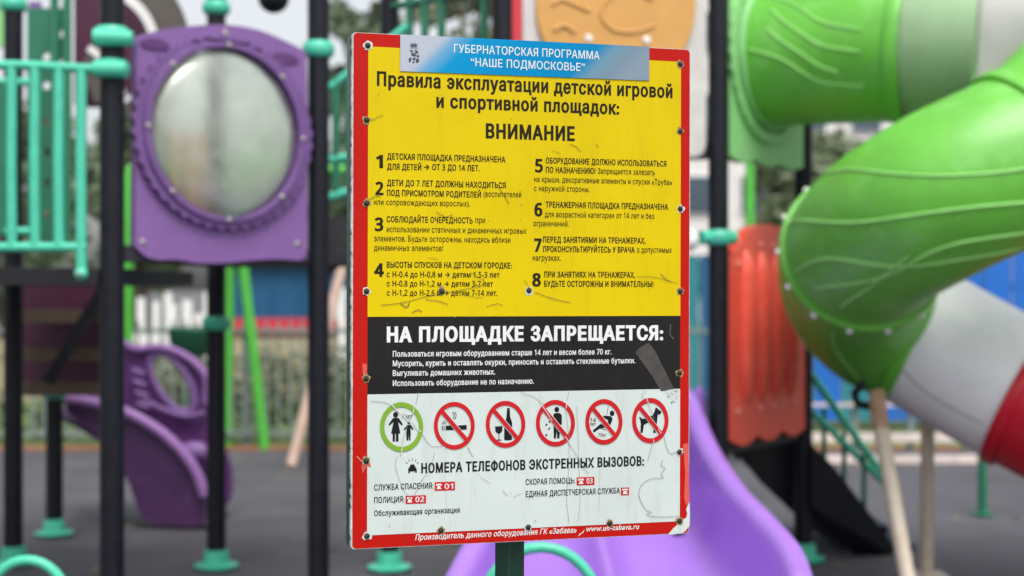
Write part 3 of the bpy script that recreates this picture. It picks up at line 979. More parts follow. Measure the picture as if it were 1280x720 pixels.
for k in range(8):
    p = pell(277, 167, 96, 108.5, 0.066, 8)[k]
    MB().lathe([(0, 0.006), (0.008, 0.005), (0.012, 0)], p, PN, 12).build('bolt', bolt, panel)
for q in ((176, 303), (369, 305), (279, 42)):
    MB().lathe([(0, 0.006), (0.01, 0.005), (0.014, 0)], pl(*q, 0.021), PN, 12).build('bolt', bolt, panel)
for px in (218, 237, 252):
    c = at(px, 160, 7.4)
    MB().cyl((c.x, c.y, 1.68), (c.x, c.y, 2.31), 0.012).build('grab_bar', mat('orange paint', srgb(226, 122, 40), 0.4), tower)

# railing left of post A (on the lower deck edge)
rl = thing  # alias kept short
RD = 5.9
left_dir = Vector((-1, -0.02, 0)).normalized()
def rp(px, py): return on_plane(px, py, A + Vector((0, -0.07, 0)), Vector((0.02, -1, 0)).normalized())
rail = MB().tube([rp(160, 86), rp(110, 86), rp(40, 82), rp(-60, 80)], 0.02).build('railing', turq, tower)
MB().tube([rp(118, 86), rp(158, 87)], [0.036, 0.036], 18).build('rail_end', turq, rail)
MB().tube([rp(118, 46), rp(166, 48)], [0.036, 0.03], 18).build('rail_end', turq, tower)
MB().tube([rp(108, 309), rp(-60, 309)], 0.02).build('lower_rail', turq, rail)
for px in (102, 74, 44, 15, -16, -46):
    y1 = 345 if px in (102, -16) else 309
    o_ = MB().tube([rp(px, 84), rp(px - 1, 200), rp(px, y1)], 0.021 if px != 102 else 0.022).build('bar', turq, rail)
MB().ball(rp(102, 342) + Vector((0, -0.005, 0)), 0.028, 10).build('foot', turq, rail)
MB().lathe([(0, 0.008), (0.008, 0.006), (0.012, 0)], rp(102, 343) + Vector((0, -0.03, 0)), (0, -1, 0), 12).build('bolt', bolt, rail)

# second railing behind and the perforated dark green panel
def r2(px, py, y=7.3): return at(px, py, y)
rail2 = MB().tube([r2(-40, 101), r2(45, 103)], 0.02).build('railing', turq, tower)
MB().tube([r2(-40, 289), r2(45, 289)], 0.02).build('lower_rail', turq, rail2)
for px in (-10, 3):
    MB().tube([r2(px, 102), r2(px, 289)], 0.026).build('bar', dgreen, rail2)
pp = [r2(x, y, 7.5) for x, y in ((34, 10), (86, 10), (86, 300), (34, 300))]
holes = []
for k, (hx, hy) in enumerate([(79, 42), (58, 71), (78, 79), (40, 99), (58, 107), (39, 135), (57, 152), (39, 181), (79, 120), (60, 190), (80, 230), (60, 228), (40, 220), (80, 268), (80, 190), (58, 268)]):
    c = r2(hx, hy, 7.5)
    holes.append([c + Vector((math.cos(2 * math.pi * i / 12) * 0.022, 0, math.sin(2 * math.pi * i / 12) * 0.022)) for i in range(12)])
MB().sheet([pp] + holes, 0.015, (0, -1, 0)).build('perforated_panel', dgreen, tower)
for px in (68, 84):
    MB().tube([r2(px, -10, 7.4), r2(px, 310, 7.4)], 0.022).build('climbing_pole', dgreen, tower)
# purple and pale boards further left
MB().sheet([[r2(x, y, 7.9) for x, y in ((36, 2), (50, 2), (48, 40), (40, 52), (36, 46))]], 0.03, (0, -1, 0)).build('side_board', purple, tower)
MB().sheet([[r2(x, y, 8.2) for x, y in ((-20, -10), (13, -10), (13, 57), (-20, 60))]], 0.03, (0, -1, 0)).build('side_board', palegreen, tower)

# maroon round board with taupe surround, arched slots between them
def disc_pts(cx, cy, r, a0, a1, y, n=24):
    return [at(cx + r * math.cos(math.radians(a0 + (a1 - a0) * k / n)), cy - r * math.sin(math.radians(a0 + (a1 - a0) * k / n)), y) for k in range(n + 1)]
YB = 8.1
MB().sheet([disc_pts(115, 62, 72, -108, 108, YB, 50)], 0.03, (0, -1, 0)).build('round_board', maroon, tower)
MB().sheet([disc_pts(112, 62, 80, -60, 95, YB, 40) + disc_pts(112, 62, 125, 95, -60, YB, 40)], 0.03, (0, -1, 0)).build('arched_surround', taupe, tower)
sl_ = MB().sheet([disc_pts(72, 132, 74, 5, 60, YB - 0.15, 24) + disc_pts(72, 132, 45, 60, 5, YB - 0.15, 24)], 0.03, (0, -1, 0)).build('arched_surround', taupe, tower)
MB().sheet([disc_pts(72, 132, 86, 8, 62, YB - 0.1, 24) + disc_pts(72, 132, 77, 62, 8, YB - 0.1, 24)], 0.02, (0, -1, 0)).build('white_sky_arc', whitep, tower)  # white strip painted in for bright sky seen through the slot
MB().sheet([disc_pts(115, 62, 84, -8, 62, YB - 0.1, 24) + disc_pts(115, 62, 74, 62, -8, YB - 0.1, 24)], 0.02, (0, -1, 0)).build('white_sky_arc', whitep, tower)  # same white stand-in for sky, laid along the round board's slot

# stairs seen from below on the left
for k, (ya, yb_) in enumerate(((358, 383), (408, 431), (454, 474))):
    y_ = 8.2 + k * 0.15
    MB().sheet([[at(x, y, y_) for x, y in ((28, ya - 10), (136, ya - 10), (134 - k * 3, yb_ + 14), (28, yb_ + 14))]], 0.03, (0, -1, 0)).build('riser', maroon, tower)
    MB().box(at(80 - k * 2, yb_ + 12, y_ - 0.08), (0.48, 0.1, 0.075)).build('tread', tan, tower)
MB().bar(at(136, 350, 8.0), at(60, 478, 8.0), 0.05, 0.06).build('stringer', black, tower)

# upper right of B: guard rails to the bridge behind the sign
def r3(px, py, y=7.2): return at(px, py, y)
g = MB().tube([r3(404, 116), r3(438, 90), r3(510, 32)], 0.022).build('railing', turq, tower)
MB().tube([r3(412, 200), r3(470, 190)], 0.022).build('lower_rail', turq, g)
MB().tube([r3(410, 247), r3(425, 243), r3(470, 226)], 0.024).build('lower_rail', turq, g)
for px in (392, 420, 436):
    MB().tube([r3(px, 95 if px > 400 else 70), r3(px, 330 if px < 400 else 245)], 0.02).build('bar', dgreen, g)
MB().sheet([[r3(x, y) for x, y in ((408, 272), (470, 262), (470, 322), (425, 332), (408, 345))]], 0.06, (0, -1, 0)).build('bridge_beam', deckm, tower)
g2 = MB().tube([at(493, 58, 7.5), at(627, 58, 6.85)], 0.02).build('railing', dgreen, tower)
for px, yy in ((512, 7.4), (531, 7.3), (552, 7.2), (605, 6.95)):
    MB().tube([at(px, -40, yy), at(px, 240, yy)], 0.022).build('bar', dgreen, g2)
MB().tube([at(493, 8, 7.5), at(627, -14, 6.85)], 0.02).build('upper_rail', dgreen, g2)

# lamp hanging over the tower
lampm = mat('black lamp housing', srgb(18, 18, 20), 0.4)
lc = at(342, -2, 6.9)
lam = MB().ball(lc, 0.075, 14, (1, 1, 0.95))
lam.tube(smooth_path([lc + Vector((0, 0, 0.06)), lc + Vector((0.0, 0, 0.4)), (-1.0, 6.75, 3.2), (Bp.x, Bp.y, 3.1)], 6), 0.02)
lam.build('ball_finial', lampm, tower)

# ------------------------------------------------------------------ right tower
rt = thing('play_tower', 'play tower carrying the green tube slide, with orange disc panel and red barrier', 'play tower', (1.0, 7.4, 0))
tower_post(rt, P7.x, P7.y, 3.3)
tower_post(rt, C_.x, C_.y, 3.3, (zat(297, 7.0),))
tower_post(rt, D_.x, D_.y, 3.3)
BK = Vector((0.3, 8.3, 0))
tower_post(rt, BK.x, BK.y, 3.3)
MB().sheet([[Vector((p.x, p.y, 2.29)) for p in (P7, C_, D_, BK)]], 0.07, (0, 0, 1)).build('deck', deckm, rt, bevel=0.004)
MB().sheet([[Vector((p.x, p.y, 0.74)) for p in (P7, C_, D_, BK)]], 0.07, (0, 0, 1)).build('deck', deckm, rt, bevel=0.004)
# front panel with orange disc
FN = Vector((C_.y - P7.y, -(C_.x - P7.x), 0)).normalized()
if FN.y > 0: FN = -FN
def fp(px, py, lift=0.0): return on_plane(px, py, P7, FN) + FN * lift
def fell(cx, cy, rx, ry, lift, n=48): return [fp(cx + rx * math.cos(2 * math.pi * k / n), cy + ry * math.sin(2 * math.pi * k / n), lift) for k in range(n)]
pan = MB().sheet([[fp(x, y, 0.02) for x, y in ((652, -90), (882, -90), (882, 182), (878, 194), (868, 198), (664, 198), (655, 192), (652, 182))]], 0.05, FN).build('disc_panel', marble, rt, bevel=0.01)
disc = MB().sheet([fell(767, 10, 99, 104, 0.045)], 0.03, FN).build('disc', orange, pan, bevel=0.012)
rel = MB()
rel.tube(smooth_path([fp(*q, 0.047) for q in ((752, 30), (748, 18), (756, 2), (772, -8), (795, -6), (812, 2))], 5), 0.008, 8)
rel.tube(smooth_path([fp(*q, 0.047) for q in ((752, 30), (765, 40), (790, 42), (815, 34))], 5), 0.008, 8)
rel.tube(smooth_path([fp(*q, 0.047) for q in ((688, 8), (700, 2), (715, 8), (735, 16))], 5), 0.008, 8)
rel.tube(smooth_path([fp(*q, 0.047) for q in ((690, 40), (702, 34), (716, 42))], 5), 0.01, 8)
rel.build('relief', orange, disc)
for q in ((733, 50), (805, 52), (700, 80)):
    MB().lathe([(0, 0.01), (0.016, 0.008), (0.02, 0)], fp(*q, 0.046), FN, 12).build('bolt', whitep, disc)
MB().box(fp(645, 60, -0.01), (0.05, 0.05, 1.2), FN.cross(Vector((0, 0, 1))), FN).build('side_strip', redtrim, rt)
# pale board edge beyond the disc panel
MB().box(at(873, 100, 7.35), (0.03, 0.3, 0.72)).build('side_board', marble, rt)

# green slide entrance panel between C and D
E2 = (D_ - C_).normalized()
N2 = Vector((E2.y, -E2.x, 0))
def gp_(s_, z, lift=0.0): return C_ + E2 * s_ + Vector((0, 0, z)) + N2 * lift
ln = (D_ - C_).length
zb = 2.135
def wavy(z, amp, n, s0, s1, lift, rev=False):
    pts = []
    for k in range(n * 6 + 1):
        f_ = k / (n * 6)
        pts.append(gp_(s0 + (s1 - s0) * f_, z - amp * abs(math.sin(math.pi * n * f_)), lift))
    return pts
S0, S1 = 0.065, ln - 0.06
ol = wavy(zb + 0.02, 0.025, 3, S0, S1, 0.03) + [gp_(S1, 3.2, 0.03), gp_(S0, 3.2, 0.03)]
ZC = 2.70
SC0 = 0.5 * ln
def gell(r, lift, n=48, gear=0.0): return [gp_(SC0 + r * (1 + gear * (1 if k % 2 else -1)) * math.cos(2 * math.pi * k / n), ZC + r * (1 + gear * (1 if k % 2 else -1)) * math.sin(2 * math.pi * k / n), lift) for k in range(n)]
ep = MB().sheet([ol, gell(0.36, 0.03)], 0.05, N2).build('entrance_panel', palegreen, rt, bevel=0.008)
MB().sheet([gell(0.455, 0.055, 72, 0.012), gell(0.40, 0.055, 72)], 0.03, N2).build('gear_ring', palegreen, ep, bevel=0.004)

# red barrier
ztop, zbot = 1.83, 0.715
top = []
W0, W1 = 0.07, ln - 0.02
for k in range(13):
    f_ = k / 12
    top.append(gp_(W1 + (W0 - W1) * f_, ztop - 0.20 * abs(2 * f_ - 1) ** 2.6, 0.03))
rb = MB().sheet([wavy(zbot + 0.03, 0.04, 3, W0, W1, 0.03) + top], 0.07, N2).build('red_barrier', red, rt, bevel=0.022)
for s_ in (0.24, 0.41, 0.58, 0.75):
    pts = [gp_(s_, z_, 0.026) for z_ in (0.92, 0.98, 1.1, 1.35, 1.56, 1.64, 1.69)]
    MB().tube(pts, [0.01, 0.04, 0.055, 0.06, 0.055, 0.04, 0.01], 18).build('rib', red, rb)
for s_ in (0.15, 0.4, 0.55, 0.8):
    for z_ in (0.88, 1.72 - 0.1 * (s_ < 0.2)):
        MB().lathe([(0, 0.012), (0.014, 0.009), (0.018, 0)], gp_(s_, z_, 0.032), N2, 12).build('bolt', mat('pale red cap', srgb(220, 130, 116), 0.4), rb)
# stairs going down to the right from the lower deck
st0 = at(905, 552, 7.5)
for off, y0_ in ((0.0, 7.55), (0.55, 8.2)):
    pts = [at(903, 548, y0_), at(1014, 560, y0_), at(1118, 686, y0_), at(1112, 694, y0_), at(1070, 692, y0_), at(1015, 630, y0_)]
    if off == 0.0:
        MB().sheet([[at(1014, 556, 7.7), at(1040, 580, 7.75), at(1118, 682, 8.0), at(1116, 694, 8.0), at(1068, 694, 8.0), at(1014, 632, 7.7)]], 0.03, (0, -1, 0)).build('stringer', black, rt)
for k in range(6):
    f_ = k / 5
    c = at(935 + 160 * f_, 560 + 112 * f_, 8.45)
    MB().box(c, (0.26, 0.7, 0.05)).build('tread', black, rt)
MB().sheet([[at(900, 540, 8.0), at(1005, 542, 8.0), at(1116, 686, 8.0), at(1050, 690, 8.0), at(1003, 652, 8.0), at(950, 602, 8.0)]], 0.03, (0, -1, 0)).build('stringer', black, rt)
hr = MB().tube([at(1014, 468, 7.85), at(1112, 606, 8.15)], 0.022).build('handrail', turq, rt)
MB().tube([at(1014, 514, 7.85), at(1110, 650 - 42, 8.15)], 0.02).build('lower_rail', turq, hr)
for px in (1030, 1055, 1080):
    MB().tube([at(px, 490 + (px - 1014) * 1.2, 8.0), at(px, 575 + (px - 1014) * 1.0, 8.0)], 0.014).build('bar', dgreen, hr)
# white knob and clamp arm left of post C
MB().tube([at(876, 297, 6.95), at(918, 297, 7.05)], 0.034, 16).build('rail_end', turq, rt)
MB().ball(at(862, 300, 6.9), 0.045, 12, (1, 1, 1.2)).build('handle_knob', whitep, rt)

# ------------------------------------------------------------------ green tube slide
RAD = 0.36
S = gp_(SC0, ZC, 0.05)
axis = [S, S + N2 * 0.36 + Vector((0, 0, -0.012)), S + N2 * 0.72 + Vector((0, 0, -0.03)), Vector((2.42, 6.76, 2.63)), Vector((2.95, 6.74, 2.60)),
        Vector((3.35, 6.5, 2.56)), Vector((3.32, 6.16, 2.53)), Vector((3.0, 6.1, 2.48)), Vector((2.6, 6.12, 2.41)),
        at(1298, 183, 5.98), at(1178, 243, 5.97), at(1095, 296, 6.3), at(1068, 345, 6.8), at(1095, 395, 7.15), at(1155, 425, 7.15), at(1250, 478, 7.0), at(1390, 548, 6.75), at(1560, 620, 6.5), at(1700, 640, 6.4)]
PER = 8
path = smooth_path(axis, PER)
slide = thing('tube_slide', 'spiral green tube slide with clear, white and red sections', 'slide', (2.2, 6.6, 0))
clear = bpy.data.materials.new('clear milky plastic')
clear.use_nodes = True
pb = clear.node_tree.nodes['Principled BSDF']
pb.inputs['Base Color'].default_value = srgb(244, 245, 242)
pb.inputs['Roughness'].default_value = 0.22
pb.inputs['Transmission Weight'].default_value = 0.86
pb.inputs['IOR'].default_value = 1.15
cn = clear.node_tree.nodes.new('ShaderNodeTexNoise'); cn.inputs['Scale'].default_value = 3
cmr = clear.node_tree.nodes.new('ShaderNodeMapRange'); cmr.inputs['To Min'].default_value = 0.12; cmr.inputs['To Max'].default_value = 0.28
clear.node_tree.links.new(cn.outputs['Fac'], cmr.inputs['Value']); clear.node_tree.links.new(cmr.outputs['Result'], pb.inputs['Roughness'])
def frames(pts):
    out, prev = [], None
    for i, p in enumerate(pts):
        d = (pts[min(i + 1, len(pts) - 1)] - pts[max(i - 1, 0)]).normalized()
        s_ = d.cross(Vector((0, 0, 1))).normalized()
        u_ = s_.cross(d).normalized()
        out.append((p, d, s_, u_))
    return out
FR = frames(path)
def surf(t, ang, r):
    i = min(int(t), len(FR) - 2); f_ = t - i
    p = FR[i][0].lerp(FR[i + 1][0], f_)
    s_ = FR[i][2].lerp(FR[i + 1][2], f_).normalized(); u_ = FR[i][3].lerp(FR[i + 1][3], f_).normalized()
    a = math.radians(ang)
    return p + (s_ * math.cos(a) + u_ * math.sin(a)) * r
def section(i0, i1, m, name, r=RAD, n=56):
    mb = MB()
    # shell with thickness so that it also reads from inside
    idx = list(range(i0, i1 + 1))
    outer = [[surf(min(i, len(FR) - 1.001), 360 * k / n, r) for k in range(n)] for i in idx]
    inner = [[surf(min(i, len(FR) - 1.001), 360 * k / n, r - 0.014) for k in range(n)] for i in idx]
    vs_ = [p for r_ in outer for p in r_] + [p for r_ in inner for p in r_]
    o = len(idx) * n
    fs_ = []
    for j in range(len(idx) - 1):
        for k in range(n):
            k2 = (k + 1) % n
            fs_.append((j * n + k, j * n + k2, (j + 1) * n + k2, (j + 1) * n + k))
            fs_.append((o + j * n + k, o + (j + 1) * n + k, o + (j + 1) * n + k2, o + j * n + k2))
    for j in (0, len(idx) - 1):
        for k in range(n):
            k2 = (k + 1) % n
            fs_.append((j * n + k, j * n + k2, o + j * n + k2, o + j * n + k))
    mb.add(vs_, fs_)
    return mb.build(name, m, slide, smooth=40)
def flange(i, parent, m, w=0.03, r=RAD + 0.022):
    p, d, s_, u_ = FR[i]
    MB().lathe([(RAD - 0.005, -w), (r - 0.004, -w), (r, -w * 0.7), (r, w * 0.7), (r - 0.004, w), (RAD - 0.005, w)], p, d, 56).build('joint_ring', m, parent, smooth=40)
    return p, d
def groove(parent, m, ctrl, r=0.006):
    P = smooth_path([Vector((t, a, 0)) for t, a in ctrl], 8)
    MB().tube([surf(q.x, q.y, RAD + 0.001) for q in P], [0.004] + [r] * (len(P) - 2) + [0.004], 8).build('moulded_wave', m, parent)
s_a = section(0, 2 * PER, green, 'green_section')
s_b = section(2 * PER, 4 * PER, clear, 'clear_section', RAD - 0.004)
MB().add(*(lambda n: ([surf(i, 360 * k / n, RAD - 0.03) for i in range(2 * PER - 1, 2 * PER + 6) for k in range(n)], [(j * n + k, j * n + (k + 1) % n, (j + 1) * n + (k + 1) % n, (j + 1) * n + k) for j in range(6) for k in range(n)]))(48)).build('inner_sleeve', green, s_a)
s_c = section(4 * PER, 9 * PER + 1, green, 'green_section')
s_d = section(9 * PER + 1, 11 * PER + 3, green, 'green_section')
s_e = section(11 * PER + 3, 13 * PER + 6, green, 'green_elbow')
s_f = section(13 * PER + 6, 15 * PER + 2, whitetube, 'white_section')
s_g = section(15 * PER + 2, 18 * PER, redtube, 'red_section')
for i, par, m in ((2 * PER, s_a, green), (4 * PER, s_c, green), (9 * PER + 1, s_c, green), (11 * PER + 3, s_d, green), (13 * PER + 6, s_e, green), (15 * PER + 2, s_g, redtube), (0, s_a, palegreen)):
    p, d = flange(i, par, m)
    if i == 11 * PER + 3:
        for k in range(14):
            a = 360 * k / 14
            MB().ball(surf(i, a, RAD + 0.024), 0.015, 6).build('bolt', whitep, par)
T0 = 9 * PER + 2
for ctrl in (((T0, 212), (T0 + 4, 200), (T0 + 9, 190), (T0 + 14, 168), (T0 + 17, 160)), ((T0, 186), (T0 + 5, 175), (T0 + 9, 150), (T0 + 14, 130)),
             ((T0 + 1, 232), (T0 + 6, 222), (T0 + 10, 232), (T0 + 15, 218)), ((T0 + 3, 245), (T0 + 8, 232), (T0 + 12, 205), (T0 + 16, 200)), ((T0 + 8, 222), (T0 + 11, 235), (T0 + 15, 240))):
    groove(s_d, wavem, ctrl, 0.006)
for off in (0, 14, 30, 48):
    # the camera side of the first section
    groove(s_a, wavem, ((1 + off % 4, -2 + off * 1.1), (5, -12 + off), (9, -30 + off), (14 - off % 3, -37 + off * 0.9)), 0.006)
groove(s_e, wavem, ((11 * PER + 5, 200), (12 * PER, 215), (12 * PER + 6, 240)))
groove(s_e, wavem, ((11 * PER + 5, 250), (12 * PER, 255), (13 * PER, 275)))
# seams on the white section
groove(s_f, mat('grey seam', srgb(150, 150, 154), 0.6), ((13 * PER + 7, -28), (14 * PER + 4, -30), (15 * PER + 1, -28)), 0.004)
# support poles with rusty brackets
def support(top, foot, r):
    p = MB().tube([top, top.lerp(foot, 0.2) , foot], r, 18).build('support_pole', beigepole, slide)
    MB().tube([top + Vector((0, 0, 0.06)), top.lerp(foot, 0.12)], [r * 1.05, r * 1.08], 16).build('rusty_bracket', rust, p)
    MB().box(foot + Vector((0, 0, 0.01)), (0.2, 0.2, 0.02)).build('foot_plate', beigepole, p)
f1 = at(1146, 790, 6.2); f1.z = 0.0
support(at(1096, 505, 6.75), f1, 0.036)
f2 = at(1158, 722, 7.36); f2.z = 0.0
support(at(1160, 500, 7.3), f2, 0.034)
f3 = Vector((3.1, 6.0, 0))
support(Vector((3.1, 6.0, 2.13)), f3, 0.036)
brk = MB().tube([at(1080, 478, 6.9), at(1068, 492, 6.9), at(1072, 505, 6.85), at(1096, 510, 6.78)], 0.02, 8).build('bracket', black, slide)

# ------------------------------------------------------------------ lavender double slide in front
ls = thing('wide_slide', 'wide lavender plastic slide with high curled side wall behind the sign', 'slide', (0.35, 5.6, 0))
prof = [(7.15, 0.995, 0.875), (6.95, 0.94, 0.885), (6.5, 0.795, 0.905), (5.9, 0.695, 0.925), (5.4, 0.645, 0.958), (5.0, 0.60, 0.98), (4.7, 0.548, 0.96), (4.4, 0.47, 0.93), (4.1, 0.37, 0.9), (3.9, 0.28, 0.87)]
zpath = smooth_path([Vector((xr_, y, z)) for y, z, xr_ in prof], 5)
cpath = zpath
XM = 0.375
def cross_section(p, f_):
    """rim, walls, bed and centre hump of the chute at one station"""
    y, z = p.y, p.z
    XR = p.x
    XL = -0.13 - 0.09 * min(1, max(0, (5.1 - y) / 0.6))
    dp = 0.42 - 0.14 * f_
    half = [(0.03, -0.20), (0.042, -0.04), (0.02, 0.0), (-0.015, 0.006), (-0.042, -0.016), (-0.055, -0.07), (-0.062, -dp * 0.7), (-0.10, -dp * 0.93), (-0.20, -dp)]
    hump = [(-0.15, -dp), (-0.07, -dp + 0.05), (0, -dp + 0.12), (0.07, -dp + 0.05), (0.15, -dp)]
    ctrl = [(XL - a_, z + b_) for a_, b_ in half] + [(XM + a_, z + b_) for a_, b_ in hump] + [(XR + a_, z + b_) for a_, b_ in half[::-1]]
    return smooth_path([Vector((x, y, zz)) for x, zz in ctrl], 4)
rows = []
for i, p in enumerate(cpath):
    f_ = i / (len(cpath) - 1)
    rows.append(cross_section(p, f_))
m_ = len(rows[0])
mb = MB()
mb.add([p for r_ in rows for p in r_], [(j * m_ + k, j * m_ + k + 1, (j + 1) * m_ + k + 1, (j + 1) * m_ + k) for j in range(len(rows) - 1) for k in range(m_ - 1)])
bed = mb.build('chute', lavender, ls, smooth=70)
sol = bed.modifiers.new('thickness', 'SOLIDIFY'); sol.thickness = 0.02; sol.offset = -1
MB().sheet([[at(x, y, 7.1) for x, y in ((874, 482), (868, 490), (864, 640), (884, 640), (884, 520), (881, 486))]], 0.05, (0, -1, 0)).build('top_fin', lavender, ls, bevel=0.015)
for x_ in (-0.05, 0.75):
    MB().cyl((x_, 4.4, 0), (x_, 4.4, 0.24), 0.03).build('leg', black, ls)
    MB().cyl((x_, 6.4, 0), (x_, 6.4, 0.55), 0.03).build('leg', black, ls)

# ------------------------------------------------------------------ turquoise hoops
def hoop(cx, top, w, y, label, r=0.019):
    c = at(cx, top, y)
    z = c.z
    hw = w / 2
    pts = [Vector((c.x - hw, y, 0)), Vector((c.x - hw, y, z - hw * 1.1))]
    for k in range(1, 16):
        a = math.pi - math.pi * k / 16
        pts.append(Vector((c.x + hw * math.cos(a), y, z - hw * 1.1 + hw * 1.1 * math.sin(a))))
    pts += [Vector((c.x + hw, y, z - hw * 1.1)), Vector((c.x + hw, y, 0))]
    root = thing('grab_hoop', label, 'grab hoop', (c.x, y, 0), 'turquoise hoops on the ground')
    MB().tube(pts, r, 14).build('hoop_pipe', turq, root)
    for s_ in (-1, 1):
        MB().lathe([(0.0, 0.008), (0.06, 0.008), (0.06, 0.014), (0.02, 0.02)], (c.x + s_ * hw, y, 0), n=20).build('base_plate', turq, root)
hoop(676, 684, 0.33, 4.0, 'turquoise pipe hoop in front of the lavender slide beside the sign post', 0.0155)
hoop(34, 700, 0.26, 4.6, 'turquoise pipe hoop at the lower left corner before the black post', 0.0165)

# ------------------------------------------------------------------ purple slide on the left
tsl = thing('small_slide', 'small purple slide with oval hole in its side panel on grey rubber', 'slide', at(190, 655, 9.0) * 1.0)
tsl.location.z = 0
def q8(px, py, y): return at(px, py, y)
front = smooth_path([q8(x, y, 8.8) for x, y in ((80, 497), (118, 504), (155, 514), (195, 536), (225, 562), (245, 590), (256, 618))], 4) + \
    smooth_path([q8(x, y, 8.8) for x, y in ((256, 640), (250, 658), (215, 657), (184, 652), (172, 634), (160, 602), (140, 570), (112, 540), (84, 516))], 4)
shadeplum = mat('shaded plum plastic', srgb(64, 28, 76), 0.42, 0.2, 5, 0.04, 90, dirt=0.35, dirt_col=srgb(110, 72, 124))  # darker copy of the plum, with wall and chute shade in the colour
rimp_m = mat('highlit purple rim', srgb(146, 104, 166), 0.45, 0.12, 6)  # lighter purple that paints the highlight along the rims
MB().sheet([front], 0.05, (0, -1, 0)).build('side_wall', shadeplum, tsl, bevel=0.012)
rimp = smooth_path([q8(x, y, 8.78) for x, y in ((80, 497), (118, 504), (155, 514), (195, 536), (225, 562), (245, 590), (256, 620))], 5)
MB().tube(rimp, 0.034, 12).build('rim', rimp_m, tsl)
back = smooth_path([q8(x, y, 9.35) for x, y in ((148, 424), (170, 436), (200, 434), (226, 442), (246, 456), (258, 472))], 4) + \
    smooth_path([q8(x, y, 9.35) for x, y in ((257, 505), (262, 540), (280, 560), (289, 590), (286, 628), (262, 632), (200, 600), (150, 560))], 4)
oval = [q8(216 + 27 * math.cos(a) + 7 * math.sin(a), 478 + 34 * math.sin(a) + 14 * math.cos(a), 9.35) for a in [2 * math.pi * k / 28 for k in range(28)]]
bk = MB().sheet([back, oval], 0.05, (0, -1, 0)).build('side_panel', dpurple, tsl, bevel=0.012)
MB().tube([p + Vector((0, -0.01, 0)) for p in oval], 0.022, 10, closed=True).build('oval_rim', purple, bk)
MB().tube(smooth_path([q8(x, y, 9.32) for x, y in ((148, 424), (170, 436), (200, 434), (226, 442), (246, 456), (258, 474), (258, 505))], 4), 0.026, 10).build('panel_rim', rimp_m, bk)
for k in range(4):
    MB().tube([q8(165 + k * 2, 462 + k * 14, 9.3), q8(180 + k * 2, 468 + k * 14, 9.3)], 0.02, 8).build('hand_ridge', purple, bk)
MB().tube(smooth_path([q8(x, y, 9.3) for x, y in ((178, 500), (205, 512), (232, 520), (256, 516))], 4), 0.018, 8).build('moulded_wave', purple, bk)
MB().ball(q8(242, 565, 9.25), 0.1, 12, (1.1, 0.6, 0.7)).build('side_bulge', purple, bk)
bedp = smooth_path([q8(x, y, 9.05) for x, y in ((80, 510), (140, 545), (190, 590), (225, 632), (275, 650))], 5)
bm_ = MB()
vs_, fs_ = [], []
for i, p in enumerate(bedp):
    vs_ += [p + Vector((0, -0.22, 0)), p + Vector((0, 0.3, 0))]
for i in range(len(bedp) - 1):
    fs_.append((2 * i, 2 * i + 1, 2 * i + 3, 2 * i + 2))
bm_.add(vs_, fs_)
bo = bm_.build('chute', shadeplum, tsl)
so_ = bo.modifiers.new('thickness', 'SOLIDIFY'); so_.thickness = 0.02
MB().sheet([[q8(x, y, 9.3) for x, y in ((82, 440), (122, 430), (122, 500), (82, 492))]], 0.04, (0, -1, 0)).build('entry_panel', purple, tsl)
c = at(68, 660, 8.6)
MB().cyl((c.x, c.y, 0), (c.x, c.y, 0.9), 0.05).build('support_post', black, tsl)
MB().lathe([(0.0, 0.012), (0.11, 0.012), (0.115, 0.024), (0.07, 0.034), (0.06, 0.1), (0.05, 0.104)], (c.x, c.y, 0), n=24).build('base_flange', turq, tsl)
MB().lathe([(0.05, -0.05), (0.066, -0.045), (0.07, 0.03), (0.05, 0.06), (0, 0.065)], (c.x, c.y, 0.88), n=20).build('post_cap', turq, tsl)

# ------------------------------------------------------------------ swing frame
sw = thing('swing_frame', 'bright green A-frame swing stand with one pale leg behind the tower', 'swing', at(310, 560, 13.0))
sw.location.z = 0
ap = at(298, 215, 12.9)
leg2 = at(331, 562, 13.2); leg2.z = 0
leg1 = at(285, 556, 13.4); leg1.z = 0
MB().tube([at(287, 215, 13.3), leg1], 0.05).build('leg', brightgreen, sw)
MB().tube([at(290, 215, 13.0), leg2], 0.045).build('leg', brightgreen, sw)
MB().tube([at(160, 212, 12.8), at(470, 212, 13.2)], 0.045).build('top_beam', brightgreen, sw)
leg3 = at(364, 584, 12.0); leg3.z = 0
MB().tube([at(470, 215, 13.1), at(430, 325, 12.6)], 0.045).build('leg', brightgreen, sw)
MB().tube([at(430, 325, 12.6), leg3], 0.045).build('leg', mat('bare wood leg', srgb(186, 160, 144), 0.7), sw, label='pale leg of the swing frame')
leg4 = at(500, 562, 13.4); leg4.z = 0
MB().tube([at(472, 215, 13.2), leg4], 0.045).build('leg', brightgreen, sw)
MB().tube([at(160, 212, 12.8), at(160, 300, 12.8), at(160, 560, 13.3)], 0.045).build('leg', brightgreen, sw)
